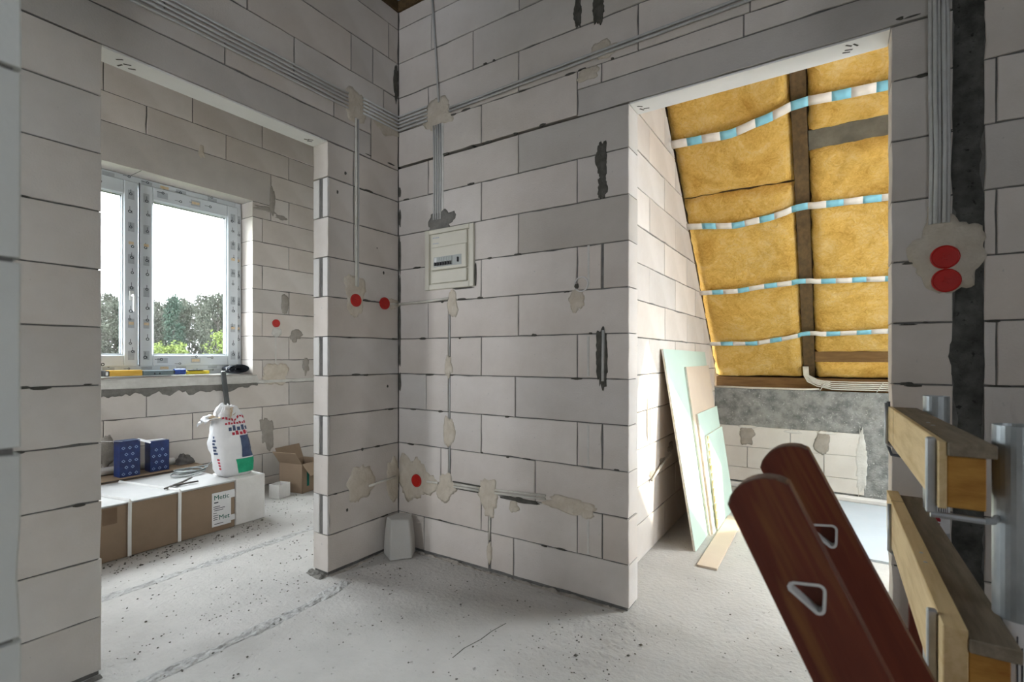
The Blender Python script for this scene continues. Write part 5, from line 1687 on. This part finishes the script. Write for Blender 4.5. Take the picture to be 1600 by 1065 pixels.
scatter(110, -3.6, -3.1, 1.95, 2.7, 0.003, 0.007)
scatter(190, -2.75, -2.26, 0.3, 2.5, 0.003, 0.007)
scatter(70, -2.25, -2.12, 0.7, 1.56, 0.003, 0.006)
scatter(300, -2.1, -0.6, 0.3, 2.03, 0.0025, 0.006)
scatter(300, -1.0, -0.6, 0.9, 1.95, 0.0018, 0.005)
scatter(120, -0.6, 0.1, 1.0, 2.6, 0.002, 0.005)
scatter(60, -0.52, 0.3, 2.6, 4.4, 0.002, 0.005)
scatter(40, -2.1, -1.7, 1.6, 1.85, 0.003, 0.006)
o = cr_.build('debris_crumbs', 'crumb', recalc=False)
tag(o, 'dark mortar crumbs scattered over the concrete floor', 'debris', kind='stuff')

# ------------------------------------------------------------------ outside the window: meadow and trees
g = MB()
g.grid(20, 20, lambda u, v: (-4.6 - u * 140, -60 + 150 * v, -3.2 + 0.3 * noise.noise(Vector((u * 9, v * 9, 0)))))
tag(g.build('ground_outside', 'grass', smooth=True, recalc=False), kind='structure')


def tree_proto(kind, seed):
    rt = random.Random(seed)
    H = 1.0
    tr = MB()
    tr.tube([(0, 0, 0), (0.01, 0.005, 0.4), (0, 0, 0.95)], [0.018, 0.013, 0.003], 6)
    crown = MB()
    tips = []
    nb = 46 if kind == 'bare' else 40
    for i in range(nb):
        z = 0.30 + 0.66 * (i / nb)
        a = rt.uniform(0, 6.28)
        if kind == 'pine': ln = 0.20 * (1.05 - z) + 0.03
        else: ln = 0.24 * math.sin(min(1, (z - 0.2) / 0.8) * math.pi) ** 0.6 * rt.uniform(0.6, 1.1) + 0.03
        rise = 0.25 * ln if kind == 'pine' else rt.uniform(0.4, 0.9) * ln
        tip = Vector((ln * math.cos(a), ln * math.sin(a), min(0.99, z + rise)))
        tr.tube([(0, 0, z), tuple((Vector((0, 0, z)) + tip) / 2 + Vector((0, 0, -0.01))), tuple(tip)], [0.006, 0.004, 0.0012], 4, caps=False)
        for t_ in (0.4, 0.6, 0.8, 1.0): tips.append(Vector((0, 0, z)).lerp(tip, t_))
        if kind == 'bare':
            for _ in range(4):
                s = Vector((0, 0, z)).lerp(tip, rt.uniform(.4, 1))
                e = s + Vector((rt.gauss(0, .04), rt.gauss(0, .04), abs(rt.gauss(0.03, .035))))
                tr.tube([s, e], [0.0026, 0.0008], 3, caps=False)
    n = {'bare': 2600, 'leafy': 6000, 'pine': 5000}[kind]
    for _ in range(n):
        c = rt.choice(tips) + Vector((rt.gauss(0, .028), rt.gauss(0, .028), rt.gauss(0, .024)))
        s = rt.uniform(0.006, 0.014)
        d1 = Vector((rt.gauss(0, 1), rt.gauss(0, 1), rt.gauss(0, 1))).normalized() * s
        d2 = Vector((rt.gauss(0, 1), rt.gauss(0, 1), rt.gauss(0, 1))).normalized() * s
        crown.add([c - d1, c + d2, c + d1, c - d2], [(0, 1, 2, 3)])
    return tr, crown


protos = {}
for kind, lm_ in (('bare', 'leaf_a'), ('leafy', 'leaf_a'), ('pine', 'leaf_c')):
    tr, crown = tree_proto(kind, {'bare': 3, 'leafy': 5, 'pine': 8}[kind])
    protos[kind] = (tr, crown, lm_)
tmesh = {}
rtree = random.Random(21)
labels = {'bare': 'thinly leaved grey tree in the row beyond the window', 'leafy': 'dense grey-green tree in the row beyond the window', 'pine': 'dark narrow pine in the tree row beyond the window'}


def place_tree(kind, x, y, h, wid, rz, leaf=None, label=None, group='tree row beyond the window'):
    root = empty('tree', (x, y, -3.25), rz, label=label or labels[kind], cat='tree', group=group)
    key = (kind, leaf)
    if key not in tmesh:
        tr, crown, lm_ = protos[kind]
        a = tr.build('trunk', 'bark', root, recalc=False)
        b = crown.build('foliage', leaf or lm_, root, recalc=False)
        tmesh[key] = (a, b)
    else:
        for s in tmesh[key]:
            c = s.copy()
            col.objects.link(c)
            c.parent = root
    root.scale = (h * wid, h * wid, h)
    return root


def cam_pt(px, d):
    a = (px - 800) / 775.4
    v = CR * (a * d) + CF * d
    return v.x, v.y


for row, d0 in enumerate((42, 46, 50, 54, 58, 62, 66)):
    sp = 3.8 / d0 * 775.4
    px = 60 + (row % 2) * sp * 0.5
    while px < 420:
        x, y = cam_pt(px, d0)
        kind = ['bare', 'leafy', 'pine', 'leafy', 'bare'][rtree.randrange(5)]
        hs = (3.25 + 1.1) + d0 * (0.098 + 0.030 * rtree.random())
        place_tree(kind, x, y, hs, 3.4 / (0.56 * hs) * rtree.uniform(0.9, 1.0), rtree.uniform(0, 6.28))
        px += sp
for px, d, h in ((262, 24, 4.9), (360, 25, 5.45)):
    x, y = cam_pt(px, d)
    place_tree('leafy', x, y, h, 0.85, rtree.uniform(0, 6.28), 'leaf_b', 'bright green bush ' + ('lower and further from the window edge' if px < 310 else 'taller and close to the window edge'), 'bright green bushes')
